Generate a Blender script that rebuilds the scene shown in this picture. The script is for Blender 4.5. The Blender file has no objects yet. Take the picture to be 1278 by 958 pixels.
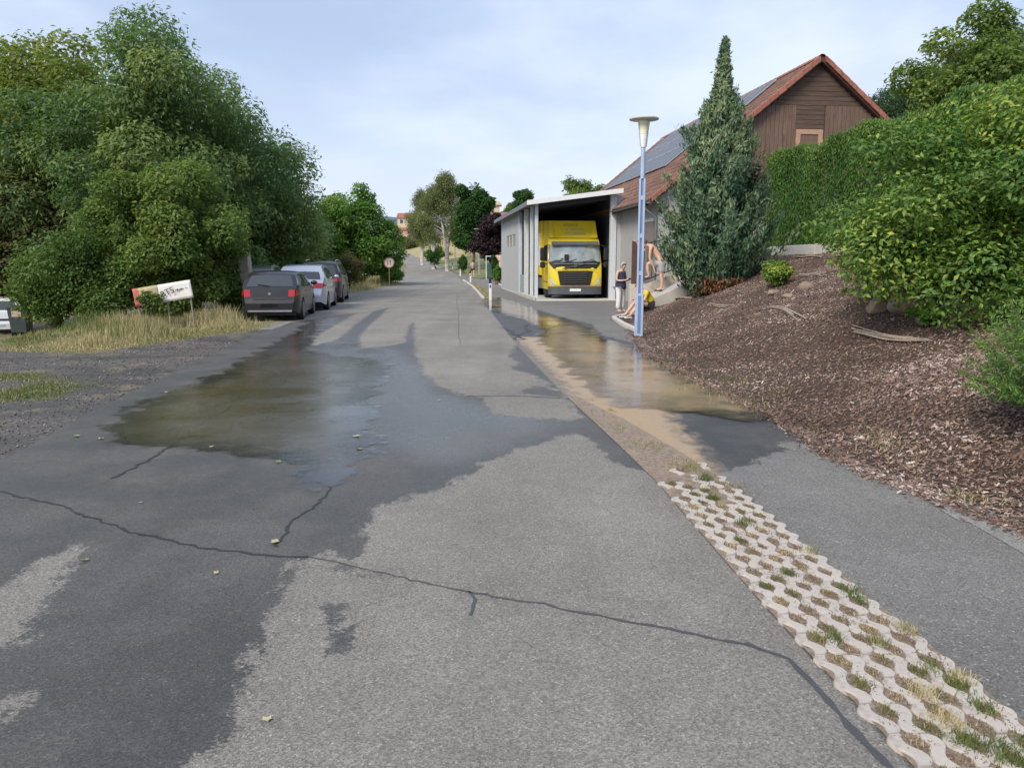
import bpy, bmesh, math, random
import numpy as np
from mathutils import Vector, Matrix

# ------------------------------------------------------------------ camera, sky, sun, exposure
scene = bpy.context.scene
R = math.radians
EYE, FOCAL, PITCH = 1.75, 965.0, R(9.05)       # eye height (m), focal length (photo pixels), tilt down
cam_data = bpy.data.cameras.new('camera')
cam_data.sensor_width = 36.0
cam_data.lens = 36.0 * FOCAL / 1278.0
cam_data.clip_start, cam_data.clip_end = 0.05, 6000
cam = bpy.data.objects.new('camera', cam_data)
scene.collection.objects.link(cam)
cam.location = (0, 0, EYE)
cam.rotation_euler = (R(90) - PITCH, 0, 0)
scene.camera = cam

SUN_DIR = Vector((-0.46, -0.62, 0.66)).normalized()     # towards the sun: behind the viewer, to the left
world = bpy.data.worlds.new('World')
scene.world = world
world.use_nodes = True
wn, wl = world.node_tree.nodes, world.node_tree.links
wn.clear()
def wnode(t, **kw):
    n = wn.new(t)
    for k, v in kw.items(): setattr(n, k, v)
    return n
w_out = wnode('ShaderNodeOutputWorld')
w_bg = wnode('ShaderNodeBackground')
w_bg.inputs['Strength'].default_value = 0.122
sky = wnode('ShaderNodeTexSky', sky_type='NISHITA')
sky.sun_disc = False
sky.sun_elevation = math.asin(SUN_DIR.z)
sky.sun_rotation = math.atan2(SUN_DIR.x, SUN_DIR.y)
sky.air_density, sky.dust_density, sky.ozone_density = 1.0, 1.5, 1.0
tc = wnode('ShaderNodeTexCoord')
sep = wnode('ShaderNodeSeparateXYZ')
wl.new(tc.outputs['Generated'], sep.inputs[0])
def wmath(op, a, b=None, clamp=False):
    n = wnode('ShaderNodeMath', operation=op, use_clamp=clamp)
    for i, v in enumerate((a, b)):
        if v is None: continue
        if isinstance(v, (int, float)): n.inputs[i].default_value = v
        else: wl.new(v, n.inputs[i])
    return n.outputs[0]
zc = wmath('MAXIMUM', sep.outputs['Z'], 0.0)
den = wmath('ADD', zc, 0.22)
comb = wnode('ShaderNodeCombineXYZ')
wl.new(wmath('DIVIDE', sep.outputs['X'], den), comb.inputs[0])
wl.new(wmath('DIVIDE', sep.outputs['Y'], den), comb.inputs[1])
def wnoise(scale, detail, rough, off):
    mp = wnode('ShaderNodeMapping')
    mp.inputs['Location'].default_value = off
    wl.new(comb.outputs[0], mp.inputs[0])
    n = wnode('ShaderNodeTexNoise')
    n.inputs['Scale'].default_value = scale
    n.inputs['Detail'].default_value = detail
    n.inputs['Roughness'].default_value = rough
    wl.new(mp.outputs[0], n.inputs['Vector'])
    return n.outputs[0]
def wramp(sock, lo, hi, a, b):
    n = wnode('ShaderNodeMapRange', interpolation_type='SMOOTHSTEP')
    wl.new(sock, n.inputs[0])
    for i, v in enumerate((lo, hi, a, b)): n.inputs[i + 1].default_value = v
    return n.outputs[0]
cover = wramp(wnoise(0.9, 5, 0.55, (3.1, 1.7, 0)), 0.32, 0.72, 0.80, 0.99)      # hazy cloud veil
bright = wramp(wnoise(0.85, 6, 0.55, (2.4, 5.2, 0)), 0.36, 0.66, 0.0, 1.0)         # lighter streaks
bright_mix = wnode('ShaderNodeMix', data_type='RGBA')
wl.new(bright, bright_mix.inputs[0])
bright_mix.inputs[6].default_value = (3.15, 3.9, 5.4, 1)
bright_mix.inputs[7].default_value = (5.0, 5.65, 6.8, 1)
hz = wramp(sep.outputs['Z'], 0.0, 0.30, 1.0, 0.0)                                 # paler towards the horizon
hmix = wnode('ShaderNodeMix', data_type='RGBA')
wl.new(wmath('MULTIPLY', hz, 0.7), hmix.inputs[0])
wl.new(bright_mix.outputs[2], hmix.inputs[6])
hmix.inputs[7].default_value = (5.6, 6.0, 6.8, 1)
cmix = wnode('ShaderNodeMix', data_type='RGBA')
wl.new(cover, cmix.inputs[0])
wl.new(sky.outputs[0], cmix.inputs[6])
wl.new(hmix.outputs[2], cmix.inputs[7])
wl.new(cmix.outputs[2], w_bg.inputs['Color'])
wl.new(w_bg.outputs[0], w_out.inputs['Surface'])

sun_data = bpy.data.lights.new('sun', 'SUN')
sun_data.energy = 2.6
sun_data.angle = R(22)
sun_data.color = (1.0, 0.91, 0.78)
sun = bpy.data.objects.new('sun', sun_data)
scene.collection.objects.link(sun)
sun.rotation_euler = SUN_DIR.to_track_quat('Z', 'Y').to_euler()
sun.location = (-20, -20, 40)

vs = scene.view_settings
vs.view_transform, vs.look, vs.gamma, vs.exposure = 'Standard', 'None', 1.0, 0.48
vs.use_curve_mapping = False
scene.cycles.use_denoising = True
scene.cycles.max_bounces = 6
scene.cycles.transparent_max_bounces = 8
scene.cycles.sample_clamp_indirect = 6

# ------------------------------------------------------------------ helpers
C = scene.collection
rng = np.random.default_rng(7)
random.seed(7)

def ray(px, py):
    """direction of a photo measurement, as (x, y, z) with the viewer at the origin"""
    v = py - 479.0
    return np.array([px - 639.0, FOCAL * math.cos(PITCH) - v * math.sin(PITCH), -v * math.cos(PITCH) - FOCAL * math.sin(PITCH)])
def G(px, py, z=0.0):
    """survey of a point on level ground"""
    d = ray(px, py); t = (z - EYE) / d[2]
    return (d[0] * t, d[1] * t)
def at(px, py, dist):
    """survey of a point at a known distance along the street"""
    d = ray(px, py); t = dist / d[1]
    return Vector((d[0] * t, dist, EYE + d[2] * t))

def tag(o, label=None, cat=None, group=None, kind=None):
    if label: o['label'] = label
    if cat: o['category'] = cat
    if group: o['group'] = group
    if kind: o['kind'] = kind
    return o
def thing(name, label, cat, loc=(0, 0, 0), rz=0.0, group=None):
    o = bpy.data.objects.new(name, None)
    o.empty_display_size = 0.2
    C.objects.link(o)
    o.location = loc; o.rotation_euler = (0, 0, rz)
    return tag(o, label, cat, group)
def link(name, me, parent=None, mats=()):
    o = bpy.data.objects.new(name, me)
    C.objects.link(o)
    o.parent = parent
    for m in mats: me.materials.append(m)
    return o
def copy_tree(o, parent=None):
    c = o.copy(); C.objects.link(c); c.parent = parent
    for ch in list(o.children): copy_tree(ch, c)
    return c

class MB:
    """collects shapes for one mesh"""
    def __init__(s): s.v, s.f, s.m = [], [], []
    def add(s, vs, fs, mi=0):
        b = len(s.v); s.v += [tuple(p) for p in vs]
        s.f += [tuple(b + i for i in f) for f in fs]; s.m += [mi] * len(fs)
        return s
    def box(s, a, b, mi=0, M=None, bev=0.0):
        x0, y0, z0 = a; x1, y1, z1 = b
        if bev > 0:
            e = min(bev, (x1-x0)/2.01, (y1-y0)/2.01, (z1-z0)/2.01)
            bm = bmesh.new()
            bmesh.ops.create_cube(bm, size=1)
            for v in bm.verts: v.co = Vector(((x0+x1)/2 + v.co.x*(x1-x0), (y0+y1)/2 + v.co.y*(y1-y0), (z0+z1)/2 + v.co.z*(z1-z0)))
            bmesh.ops.bevel(bm, geom=bm.edges[:], offset=e, segments=1, affect='EDGES', profile=0.5)
            vs = [v.co.copy() for v in bm.verts]; bm.verts.index_update()
            fs = [[v.index for v in f.verts] for f in bm.faces]; bm.free()
        else:
            vs = [Vector(p) for p in ((x0,y0,z0),(x1,y0,z0),(x1,y1,z0),(x0,y1,z0),(x0,y0,z1),(x1,y0,z1),(x1,y1,z1),(x0,y1,z1))]
            fs = [(3,2,1,0),(4,5,6,7),(0,1,5,4),(1,2,6,5),(2,3,7,6),(3,0,4,7)]
        if M is not None: vs = [M @ v for v in vs]
        return s.add(vs, fs, mi)
    def tube(s, pts, rad, n=8, mi=0, caps=True):
        pts = [Vector(p) for p in pts]
        if not hasattr(rad, '__len__'): rad = [rad] * len(pts)
        vs, fs = [], []
        ref = Vector((0, 0, 1))
        for i, p in enumerate(pts):
            t = (pts[min(i+1, len(pts)-1)] - pts[max(i-1, 0)]).normalized()
            if abs(t.dot(ref)) > 0.95: ref = Vector((1, 0, 0)) if abs(t.x) < 0.9 else Vector((0, 1, 0))
            a = t.cross(ref).normalized(); b = t.cross(a).normalized()
            for k in range(n):
                an = 2*math.pi*k/n
                vs.append(p + (a*math.cos(an) + b*math.sin(an)) * rad[i])
        for i in range(len(pts)-1):
            for k in range(n):
                k2 = (k+1) % n
                fs.append((i*n+k, (i+1)*n+k, (i+1)*n+k2, i*n+k2))
        if caps:
            fs.append(tuple(range(n))); fs.append(tuple((len(pts)-1)*n + k for k in reversed(range(n))))
        return s.add(vs, fs, mi)
    def lathe(s, prof, n=24, mi=0, c=(0,0,0), axis='Z'):
        vs, fs = [], []
        for r, z in prof:
            for k in range(n):
                a = 2*math.pi*k/n
                p = (r*math.cos(a), r*math.sin(a), z)
                if axis == 'X': p = (p[2], p[0], p[1])
                elif axis == 'Y': p = (p[0], p[2], p[1])
                vs.append((p[0]+c[0], p[1]+c[1], p[2]+c[2]))
        for i in range(len(prof)-1):
            for k in range(n):
                k2 = (k+1) % n
                f = (i*n+k, i*n+k2, (i+1)*n+k2, (i+1)*n+k)
                fs.append(f if axis != 'Y' else f[::-1])
        fs.append(tuple(range(n))[::-1] if axis != 'Y' else tuple(range(n)))
        t = tuple((len(prof)-1)*n + k for k in range(n))
        fs.append(t if axis != 'Y' else t[::-1])
        return s.add(vs, fs, mi)
    def prism(s, poly, ext, mi=0):
        """planar outline (3-D points) pushed along ext"""
        n = len(poly); e = Vector(ext)
        vs = [Vector(p) for p in poly] + [Vector(p) + e for p in poly]
        fs = [tuple(range(n))[::-1], tuple(range(n, 2*n))] + [(i, (i+1) % n, n+(i+1) % n, n+i) for i in range(n)]
        return s.add(vs, fs, mi)
    def grid(s, rows, mi=0):
        h, w = len(rows), len(rows[0])
        vs = [p for r in rows for p in r]
        fs = [(i*w+j, i*w+j+1, (i+1)*w+j+1, (i+1)*w+j) for i in range(h-1) for j in range(w-1)]
        return s.add(vs, fs, mi)
    def mesh(s, name):
        me = bpy.data.meshes.new(name)
        me.from_pydata(s.v, [], s.f)
        me.polygons.foreach_set('material_index', s.m)
        me.update()
        return me
    def build(s, name, mats, parent=None, smooth=None, fix=True):
        me = s.mesh(name)
        if fix:
            bm = bmesh.new(); bm.from_mesh(me)
            bmesh.ops.recalc_face_normals(bm, faces=bm.faces)
            bm.to_mesh(me); bm.free()
        if smooth is not None:
            me.polygons.foreach_set('use_smooth', [True]*len(me.polygons))
            me.set_sharp_from_angle(angle=R(smooth))
        if not isinstance(mats, (list, tuple)): mats = [mats]
        return link(name, me, parent, mats)

def np_mesh(name, V, F, attrs=None, smooth=False):
    """mesh from numpy arrays: V (n,3), F (m,k)"""
    me = bpy.data.meshes.new(name)
    V = np.asarray(V, dtype=np.float32); F = np.asarray(F, dtype=np.int32)
    k = F.shape[1]
    me.vertices.add(len(V)); me.vertices.foreach_set('co', V.ravel())
    me.loops.add(F.size); me.loops.foreach_set('vertex_index', F.ravel())
    me.polygons.add(len(F)); me.polygons.foreach_set('loop_start', np.arange(0, F.size, k, dtype=np.int32))
    if smooth: me.polygons.foreach_set('use_smooth', np.ones(len(F), dtype=bool))
    me.update(calc_edges=True)
    for n, a in (attrs or {}).items():
        at_ = me.attributes.new(n, 'FLOAT', 'POINT')
        at_.data.foreach_set('value', np.asarray(a, dtype=np.float32))
    return me

# ------------------------------------------------------------------ materials
class NT:
    def __init__(s, name):
        s.mat = bpy.data.materials.new(name); s.mat.use_nodes = True
        s.n, s.l = s.mat.node_tree.nodes, s.mat.node_tree.links
        s.n.clear()
        s.out = s.n.new('ShaderNodeOutputMaterial')
        s._co = None
    def node(s, t, **kw):
        n = s.n.new(t)
        for k, v in kw.items(): setattr(n, k, v)
        return n
    def put(s, sock, v):
        if isinstance(v, bpy.types.NodeSocket): s.l.new(v, sock)
        elif isinstance(v, (tuple, list)) and len(v) == 3 and sock.type == 'RGBA': sock.default_value = (*v, 1)
        else: sock.default_value = v
    def math(s, op, a, b=0.0, c=None, clamp=False):
        n = s.node('ShaderNodeMath', operation=op, use_clamp=clamp)
        s.put(n.inputs[0], a); s.put(n.inputs[1], b)
        if c is not None: s.put(n.inputs[2], c)
        return n.outputs[0]
    def coord(s, scale=(1,1,1), off=(0,0,0), src='Object'):
        t = s.node('ShaderNodeTexCoord')
        m = s.node('ShaderNodeMapping')
        s.l.new(t.outputs[src], m.inputs[0])
        m.inputs['Scale'].default_value = scale; m.inputs['Location'].default_value = off
        return m.outputs[0]
    def noise(s, scale, detail=3, rough=0.55, vec=None, dist=0.0):
        n = s.node('ShaderNodeTexNoise')
        s.put(n.inputs['Scale'], scale); s.put(n.inputs['Detail'], detail); s.put(n.inputs['Roughness'], rough); s.put(n.inputs['Distortion'], dist)
        s.l.new(vec if vec is not None else s.coord(), n.inputs['Vector'])
        return n.outputs[0]
    def voro(s, scale, vec=None, out='Distance', feature='F1'):
        n = s.node('ShaderNodeTexVoronoi', feature=feature)
        s.put(n.inputs['Scale'], scale)
        s.l.new(vec if vec is not None else s.coord(), n.inputs['Vector'])
        return n.outputs[out]
    def range(s, v, lo, hi, a=0.0, b=1.0, smooth=True):
        n = s.node('ShaderNodeMapRange', interpolation_type='SMOOTHSTEP' if smooth else 'LINEAR')
        s.put(n.inputs[0], v)
        for i, q in enumerate((lo, hi, a, b)): s.put(n.inputs[i+1], q)
        return n.outputs[0]
    def mix(s, f, a, b, blend='MIX'):
        n = s.node('ShaderNodeMix', data_type='RGBA', blend_type=blend)
        s.put(n.inputs[0], f); s.put(n.inputs[6], a); s.put(n.inputs[7], b)
        return n.outputs[2]
    def fmix(s, f, a, b):
        n = s.node('ShaderNodeMix', data_type='FLOAT')
        s.put(n.inputs[0], f); s.put(n.inputs[2], a); s.put(n.inputs[3], b)
        return n.outputs[0]
    def ramp(s, v, stops):
        n = s.node('ShaderNodeValToRGB')
        s.put(n.inputs[0], v)
        e = n.color_ramp.elements
        while len(e) < len(stops): e.new(0.5)
        for q, (p, c) in zip(e, stops): q.position = p; q.color = (*c, 1)
        return n.outputs[0]
    def attr(s, name):
        n = s.node('ShaderNodeAttribute'); n.attribute_name = name
        return n.outputs['Fac']
    def bump(s, h, strength=0.3, dist=0.01):
        n = s.node('ShaderNodeBump')
        s.put(n.inputs['Height'], h); s.put(n.inputs['Strength'], strength); n.inputs['Distance'].default_value = dist
        return n.outputs[0]
    def principled(s, **kw):
        p = s.node('ShaderNodeBsdfPrincipled')
        for k, v in kw.items():
            s.put(p.inputs[k.replace('_', ' ')], v)
        return p
    def finish(s, shader):
        s.l.new(shader.outputs[0] if hasattr(shader, 'outputs') else shader, s.out.inputs['Surface'])
        return s.mat

def plain(name, col, rough=0.6, metal=0.0, var=0.12, scale=6.0, bump=0.0, bscale=60.0, coat=0.0, spec=0.5):
    """a surface with slight mottling and optional fine relief"""
    t = NT(name)
    n = t.noise(scale, 4)
    k = t.range(n, 0.25, 0.75, 1-var, 1+var, False)
    m = t.node('ShaderNodeCombineColor')
    for i in range(3): t.l.new(k, m.inputs[i])
    c = t.mix(1.0, (*col,), m.outputs[0], 'MULTIPLY')
    kw = dict(Base_Color=c, Roughness=t.range(n, 0.2, 0.8, max(0, rough-0.06), min(1, rough+0.06), False), Metallic=metal, Coat_Weight=coat, Coat_Roughness=0.08)
    p = t.principled(**kw)
    p.inputs['Specular IOR Level'].default_value = spec
    if bump > 0:
        t.l.new(t.bump(t.noise(bscale, 3), bump, 0.01), p.inputs['Normal'])
    return t.finish(p)

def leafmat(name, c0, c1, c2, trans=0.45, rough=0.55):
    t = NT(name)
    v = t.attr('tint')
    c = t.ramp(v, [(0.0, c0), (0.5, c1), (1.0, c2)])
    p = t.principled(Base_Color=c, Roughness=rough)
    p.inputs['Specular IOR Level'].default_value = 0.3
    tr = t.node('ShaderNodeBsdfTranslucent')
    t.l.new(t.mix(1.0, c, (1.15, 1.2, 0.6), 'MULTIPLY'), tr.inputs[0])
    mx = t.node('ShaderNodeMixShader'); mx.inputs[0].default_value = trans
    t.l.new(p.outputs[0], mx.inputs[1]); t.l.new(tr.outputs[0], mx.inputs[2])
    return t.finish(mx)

# ------------------------------------------------------------------ street geometry (metres)
K = EYE / 1.6
def curve_x(pts):
    ys = np.array([p[1] for p in pts])*K; xs = np.array([p[0] for p in pts])*K
    return lambda y: np.interp(y, ys, xs)
road_right = curve_x([(1.52,-3),(1.27,2.25),(1.24,2.66),(1.18,3.45),(1.06,5.46),(0.94,6.6),(0.62,9.34),(0.09,14.8),(-0.78,26.1),(-2.5,48),(-3.9,62),(-5.7,80),(-8.0,100),(-10.9,119),(-15.2,142),(-21.4,165),(-33,200),(-58,260)])
road_left = curve_x([(-3.3,-3),(-4.0,4),(-4.14,6.1),(-4.58,8.54),(-5.49,15.6),(-6.0,23.4),(-7.8,47.6),(-9.0,62),(-10.8,80),(-13.2,100),(-16.2,119),(-20.5,142),(-26.8,165),(-39,200),(-65,260)])
path_right = curve_x([(3.7,-3),(3.52,1),(3.18,4.36),(2.93,5.26),(2.74,6.2),(2.80,7.9),(2.62,10.3),(2.45,13.5),(2.72,16.4),(2.85,17.7),(2.93,22.3),(3.3,22.9),(3.9,24.5),(4.6,26),(4.6,31.9),(0.95,32.1),(-0.8,47),(-1.3,60),(-3.4,80),(-5.9,100),(-9.0,119),(-13.4,142),(-19.8,165),(-31,200)])
def smooth_ramp(v, w):
    return np.where(v <= 0, 0, np.where(v < w, v*v/(2*w), v - w/2))
def terrain(x, y):
    x = np.asarray(x, dtype=float); y = np.asarray(y, dtype=float)
    h = 0.064 * smooth_ramp(y - 68, 110) - 0.045*smooth_ramp(y - 260, 120)
    h = h - 0.135 * smooth_ramp(-x - 10.2 + np.clip((y-26)*0.12, 0, 40), 3.0) * np.clip((60 - y)/25, 0, 1)
    return h
PLATEAU = 2.08
def bank(x, y):
    x = np.asarray(x, dtype=float); y = np.asarray(y, dtype=float)
    s = x - path_right(np.minimum(y, 23.6))
    z = 0.41 * smooth_ramp(s, 0.5)
    z = z + 0.05*np.sin(x*1.7 + y*0.9)*np.clip(s, 0, 1) + 0.03*np.sin(x*3.1 - y*2.3)*np.clip(s, 0, 1)
    top = PLATEAU
    k = 0.35
    return np.where(s <= 0, -0.02, -np.log(np.exp(-z/k) + math.exp(-top/k))*k + k*math.log(1+math.exp(-top/k)))
def on_bank(px, py):
    d = ray(px, py); d = d / d[1]
    for q in np.arange(3.0, 34.0, 0.02):
        x, z = d[0]*q, EYE + d[2]*q
        if z <= float(bank(x, q)): return Vector((x, q, float(bank(x, q))))
    return Vector((d[0]*20, 20, 0))

def poly_sdf(P, poly):
    """signed distance (positive inside) of points P (n,2) to a polygon"""
    poly = np.asarray(poly, dtype=float)
    d = np.full(len(P), 1e9); inside = np.zeros(len(P), dtype=bool)
    for a, b in zip(poly, np.roll(poly, -1, 0)):
        e = b - a; w = P - a
        t = np.clip((w @ e) / max(e @ e, 1e-12), 0, 1)
        d = np.minimum(d, np.hypot(*(w - t[:, None]*e).T))
        c = (a[1] <= P[:, 1]) != (b[1] <= P[:, 1])
        with np.errstate(divide='ignore', invalid='ignore'):
            xi = a[0] + (P[:, 1]-a[1])/(b[1]-a[1])*e[0]
        inside ^= c & (P[:, 0] < xi)
    return np.where(inside, d, -d)
def GP(pts): return [G(max(-4000, p[0]), p[1]) for p in pts]
# ------------------------------------------------------------------ ground, road, path, water
def asphalt(name, dry, wet, track=True):
    t = NT(name)
    co = t.coord()
    cell = t.voro(125, co, 'Color')
    sepc = t.node('ShaderNodeSeparateColor'); t.l.new(cell, sepc.inputs[0])
    vd = t.voro(125, co)
    grain = t.noise(320, 3, 0.7, co)
    speck = t.range(sepc.outputs[0], 0.0, 1.0, 0.60, 1.35, False)
    pebble = t.range(sepc.outputs[1], 0.955, 0.995)                       # pale chips in the surface
    big = t.noise(0.55, 5, 0.6, co)
    mid = t.noise(3.5, 4, 0.6, co)
    k = t.math('MULTIPLY', speck, t.range(grain, 0.3, 0.7, 0.72, 1.22, False))
    k = t.math('MULTIPLY', k, t.range(big, 0.3, 0.7, 0.80, 1.16, False))
    k = t.math('MULTIPLY', k, t.range(mid, 0.3, 0.7, 0.93, 1.07, False))
    if track:   # polished wheel tracks run along the street
        tr = t.noise(1.0, 3, 0.5, t.coord((1.6, 0.03, 1), (0.3, 0, 0)))
        k = t.math('MULTIPLY', k, t.range(tr, 0.35, 0.65, 0.92, 1.08, False))
    kc = t.node('ShaderNodeCombineColor')
    for i in range(3): t.l.new(k, kc.inputs[i])
    edge = t.noise(7, 6, 0.65, t.coord((1, 0.55, 1)))
    edge2 = t.noise(1.0, 4, 0.65, t.coord((34, 60, 1)))
    w = t.math('ADD', t.attr('wet'), t.math('MULTIPLY', t.math('SUBTRACT', edge, 0.5), 0.50))
    w = t.math('ADD', w, t.math('MULTIPLY', t.math('SUBTRACT', edge2, 0.5), 0.34))
    damp = t.range(t.noise(1.1, 5, 0.62, co), 0.34, 0.62, 0.74, 1.0)
    wm = t.math('MULTIPLY', t.range(w, -0.012, 0.028), damp)
    film = t.range(t.math('ADD', t.attr('film'), t.math('MULTIPLY', t.math('SUBTRACT', big, 0.5), 0.8)), -0.25, 0.45)
    wcol = t.mix(0.95, (*wet,), kc.outputs[0], 'MULTIPLY')
    drycol = t.mix(1.0, (*dry,), kc.outputs[0], 'MULTIPLY')
    drycol = t.mix(t.math('MULTIPLY', pebble, 0.65), drycol, (0.48, 0.44, 0.40))
    wcol = t.mix(t.math('MULTIPLY', pebble, 0.45), wcol, (0.20, 0.18, 0.15))
    c = t.mix(wm, drycol, wcol)
    mud = t.range(t.math('ADD', t.attr('mud'), t.math('MULTIPLY', t.math('SUBTRACT', edge, 0.5), 0.7)), -0.12, 0.22)
    mcol = t.mix(t.noise(60, 4, 0.7, co), (0.30, 0.21, 0.13), (0.50, 0.37, 0.24))
    c = t.mix(t.math('MULTIPLY', mud, 0.92), c, mcol)
    rough = t.fmix(wm, 0.88, t.fmix(film, 0.46, 0.15))
    h = t.math('ADD', t.math('MULTIPLY', vd, 0.8), grain)
    p = t.principled(Base_Color=c, Roughness=rough)
    p.inputs['Specular IOR Level'].default_value = 0.5
    t.l.new(t.bump(h, t.fmix(wm, 0.6, t.fmix(film, 0.42, 0.22)), 0.005), p.inputs['Normal'])
    return t.finish(p)
m_road = asphalt('old_asphalt', (0.224, 0.209, 0.186), (0.063, 0.060, 0.055))
m_path = asphalt('path_asphalt', (0.178, 0.171, 0.160), (0.040, 0.040, 0.040), False)

WET = [(190,1080),(232,958),(285,915),(300,870),(330,800),(350,740),(372,698),(400,692),(440,700),(452,688),(458,655),(475,632),(540,612),(570,600),(610,575),(650,560),(690,548),(715,540),(735,546),(755,570),(775,582),(800,588),(840,600),
       (790,545),(730,480),(668,428),(647,427),(635,444),(647,452),(637,460),(666,468),(682,477),(690,484),(708,497),(722,520),(715,525),(660,521),(625,517),(605,505),(600,496),(575,492),(550,482),(530,465),(519,440),(517,418),(518,402),(511,405),(504,428),(481,432),(452,434),(448,420),(470,398),(487,383),(466,388),(440,408),(420,424),(388,432),(395,420),(425,402),(447,390),(421,393),(395,397),(345,405),(300,415),(200,445),(0,550),(-200,660),(-900,958),(-900,1080)]
DRY = [[(-60,770),(0,735),(30,715),(60,695),(95,680),(103,683),(85,705),(75,720),(60,740),(35,780),(30,800),(0,808),(-60,840)],
       [(-60,890),(0,873),(20,868),(30,880),(10,900),(-60,930)]]
WET_MORE = [[(405,755),(430,755),(443,790),(440,815),(412,815),(402,790)],
            [(400,692),(440,700),(480,716),(470,722),(420,712)],
            [(642,490),(672,480),(700,488),(712,497),(680,494)]]
FILM = [(130,525),(200,490),(300,455),(345,425),(385,400),(420,396),(440,420),(480,432),(520,450),(560,490),(720,530),(700,545),(560,580),(480,560),(475,575),(440,592),(415,615),(385,595),(290,572),(150,560)]
PUDDLE_LEFT = [(128,528),(200,492),(290,458),(340,428),(372,412),(385,400),(404,397),(398,412),(384,436),(430,444),(486,450),(484,474),(466,500),(470,530),(478,548),(470,572),(440,592),(416,618),(398,602),(352,578),(292,568),(222,562),(150,556)]
PUDDLE_RIGHT = [(598,378),(625,371),(650,378),(668,386),(676,393),(704,397),(738,409),(748,420),(790,431),(830,450),(880,470),(950,500),(990,517),(940,524),(880,520),(826,515),(780,508),(745,500),(715,470),(690,446),(668,424),(676,412),(650,398),(612,388)]
PATH_WET = [(630,372),(690,392),(740,405),(752,418),(800,430),(842,450),(900,475),(960,500),(1040,552),(1010,560),(1060,566),(985,549),(965,556),(985,560),(945,572),(935,580),(895,590),(850,560),(815,520),(700,480),(600,385)]
MUD_RIGHT = [(640,420),(700,420),(745,428),(800,470),(840,505),(850,530),(880,560),(900,592),(820,604),(770,545),(700,480)]

def sheet(name, ys, xl, xr, nx, mat, zoff, fields=None, skip=None):
    """a strip of ground between two edge curves, with measured fields on its points"""
    u = np.linspace(0, 1, nx)
    Y = np.repeat(ys[:, None], nx, 1)
    L, Rr = xl(ys), xr(ys)
    X = L[:, None] + (Rr - L)[:, None]*u[None, :]
    Z = terrain(X, Y) + zoff
    V = np.stack([X, Y, Z], -1).reshape(-1, 3)
    idx = np.arange(len(ys)*nx).reshape(len(ys), nx)
    F = np.stack([idx[:-1, :-1], idx[:-1, 1:], idx[1:, 1:], idx[1:, :-1]], -1).reshape(-1, 4)
    P = V[:, :2]
    attrs = {k: f(P) for k, f in (fields or {}).items()}
    o = link(name, np_mesh(name, V, F, attrs, True), None, [mat])
    o['kind'] = 'structure'
    return o
def wet_road(P):
    d = poly_sdf(P, GP(WET))
    for q in DRY: d = np.minimum(d, -poly_sdf(P, GP(q)))
    for q in WET_MORE: d = np.maximum(d, poly_sdf(P, GP(q)) - 0.02)
    return np.clip(d, -3, 3)
ys_near = np.concatenate([np.arange(-3, 1.6, 0.4), np.arange(1.6, 10, 0.05), np.arange(10, 22, 0.12), np.arange(22, 45, 0.4), np.arange(45, 285, 3.0)])
road = sheet('road', ys_near, road_left, road_right, 100, m_road, 0.0,
             {'wet': wet_road, 'film': lambda P: np.clip(poly_sdf(P, GP(FILM)), -3, 3), 'mud': lambda P: np.full(len(P), -3.0)})
ys_path = np.concatenate([np.arange(-3, 2, 0.5), np.arange(2, 12, 0.06), np.arange(12, 36, 0.14), np.arange(36, 218, 3.0)])
path = sheet('footpath', ys_path, lambda y: road_right(y) - 0.06, lambda y: path_right(y) + 0.25, 64, m_path, -0.006,
             {'wet': lambda P: np.clip(poly_sdf(P, GP(PATH_WET)), -3, 3), 'film': lambda P: np.clip(poly_sdf(P, GP(PUDDLE_RIGHT)), -3, 3),
              'mud': lambda P: np.clip(poly_sdf(P, GP(MUD_RIGHT)), -3, 3)})

# base ground, one sheet to the horizon
t = NT('rough_ground')
n1, n2 = t.noise(0.35, 5), t.noise(14, 5, 0.65)
c = t.mix(t.range(n1, 0.4, 0.62), (0.15, 0.125, 0.06), (0.10, 0.12, 0.04))
c = t.mix(t.range(n2, 0.35, 0.7), c, (0.23, 0.19, 0.11))
p = t.principled(Base_Color=c, Roughness=0.95)
t.l.new(t.bump(n2, 0.6, 0.03), p.inputs['Normal'])
m_ground = t.finish(p)
gx = np.unique(np.concatenate([np.arange(-26, 12, 1.0), np.linspace(-130, -26, 27), np.linspace(12, 120, 28), [-2500, -1200, -600, -300, -200, 200, 300, 600, 1200, 2500]]))
gy = np.unique(np.concatenate([np.arange(-12, 60, 2.0), np.arange(60, 400, 6.0), [-300, -100, -40, 500, 700, 1000, 1600, 2600]]))
GX, GY = np.meshgrid(gx, gy)
V = np.stack([GX, GY, terrain(GX, GY) - 0.07], -1).reshape(-1, 3)
idx = np.arange(GX.size).reshape(GX.shape)
F = np.stack([idx[:-1, :-1], idx[:-1, 1:], idx[1:, 1:], idx[1:, :-1]], -1).reshape(-1, 4)
ground = link('ground', np_mesh('ground', V, F, None, True), None, [m_ground]); ground['kind'] = 'structure'

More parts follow.
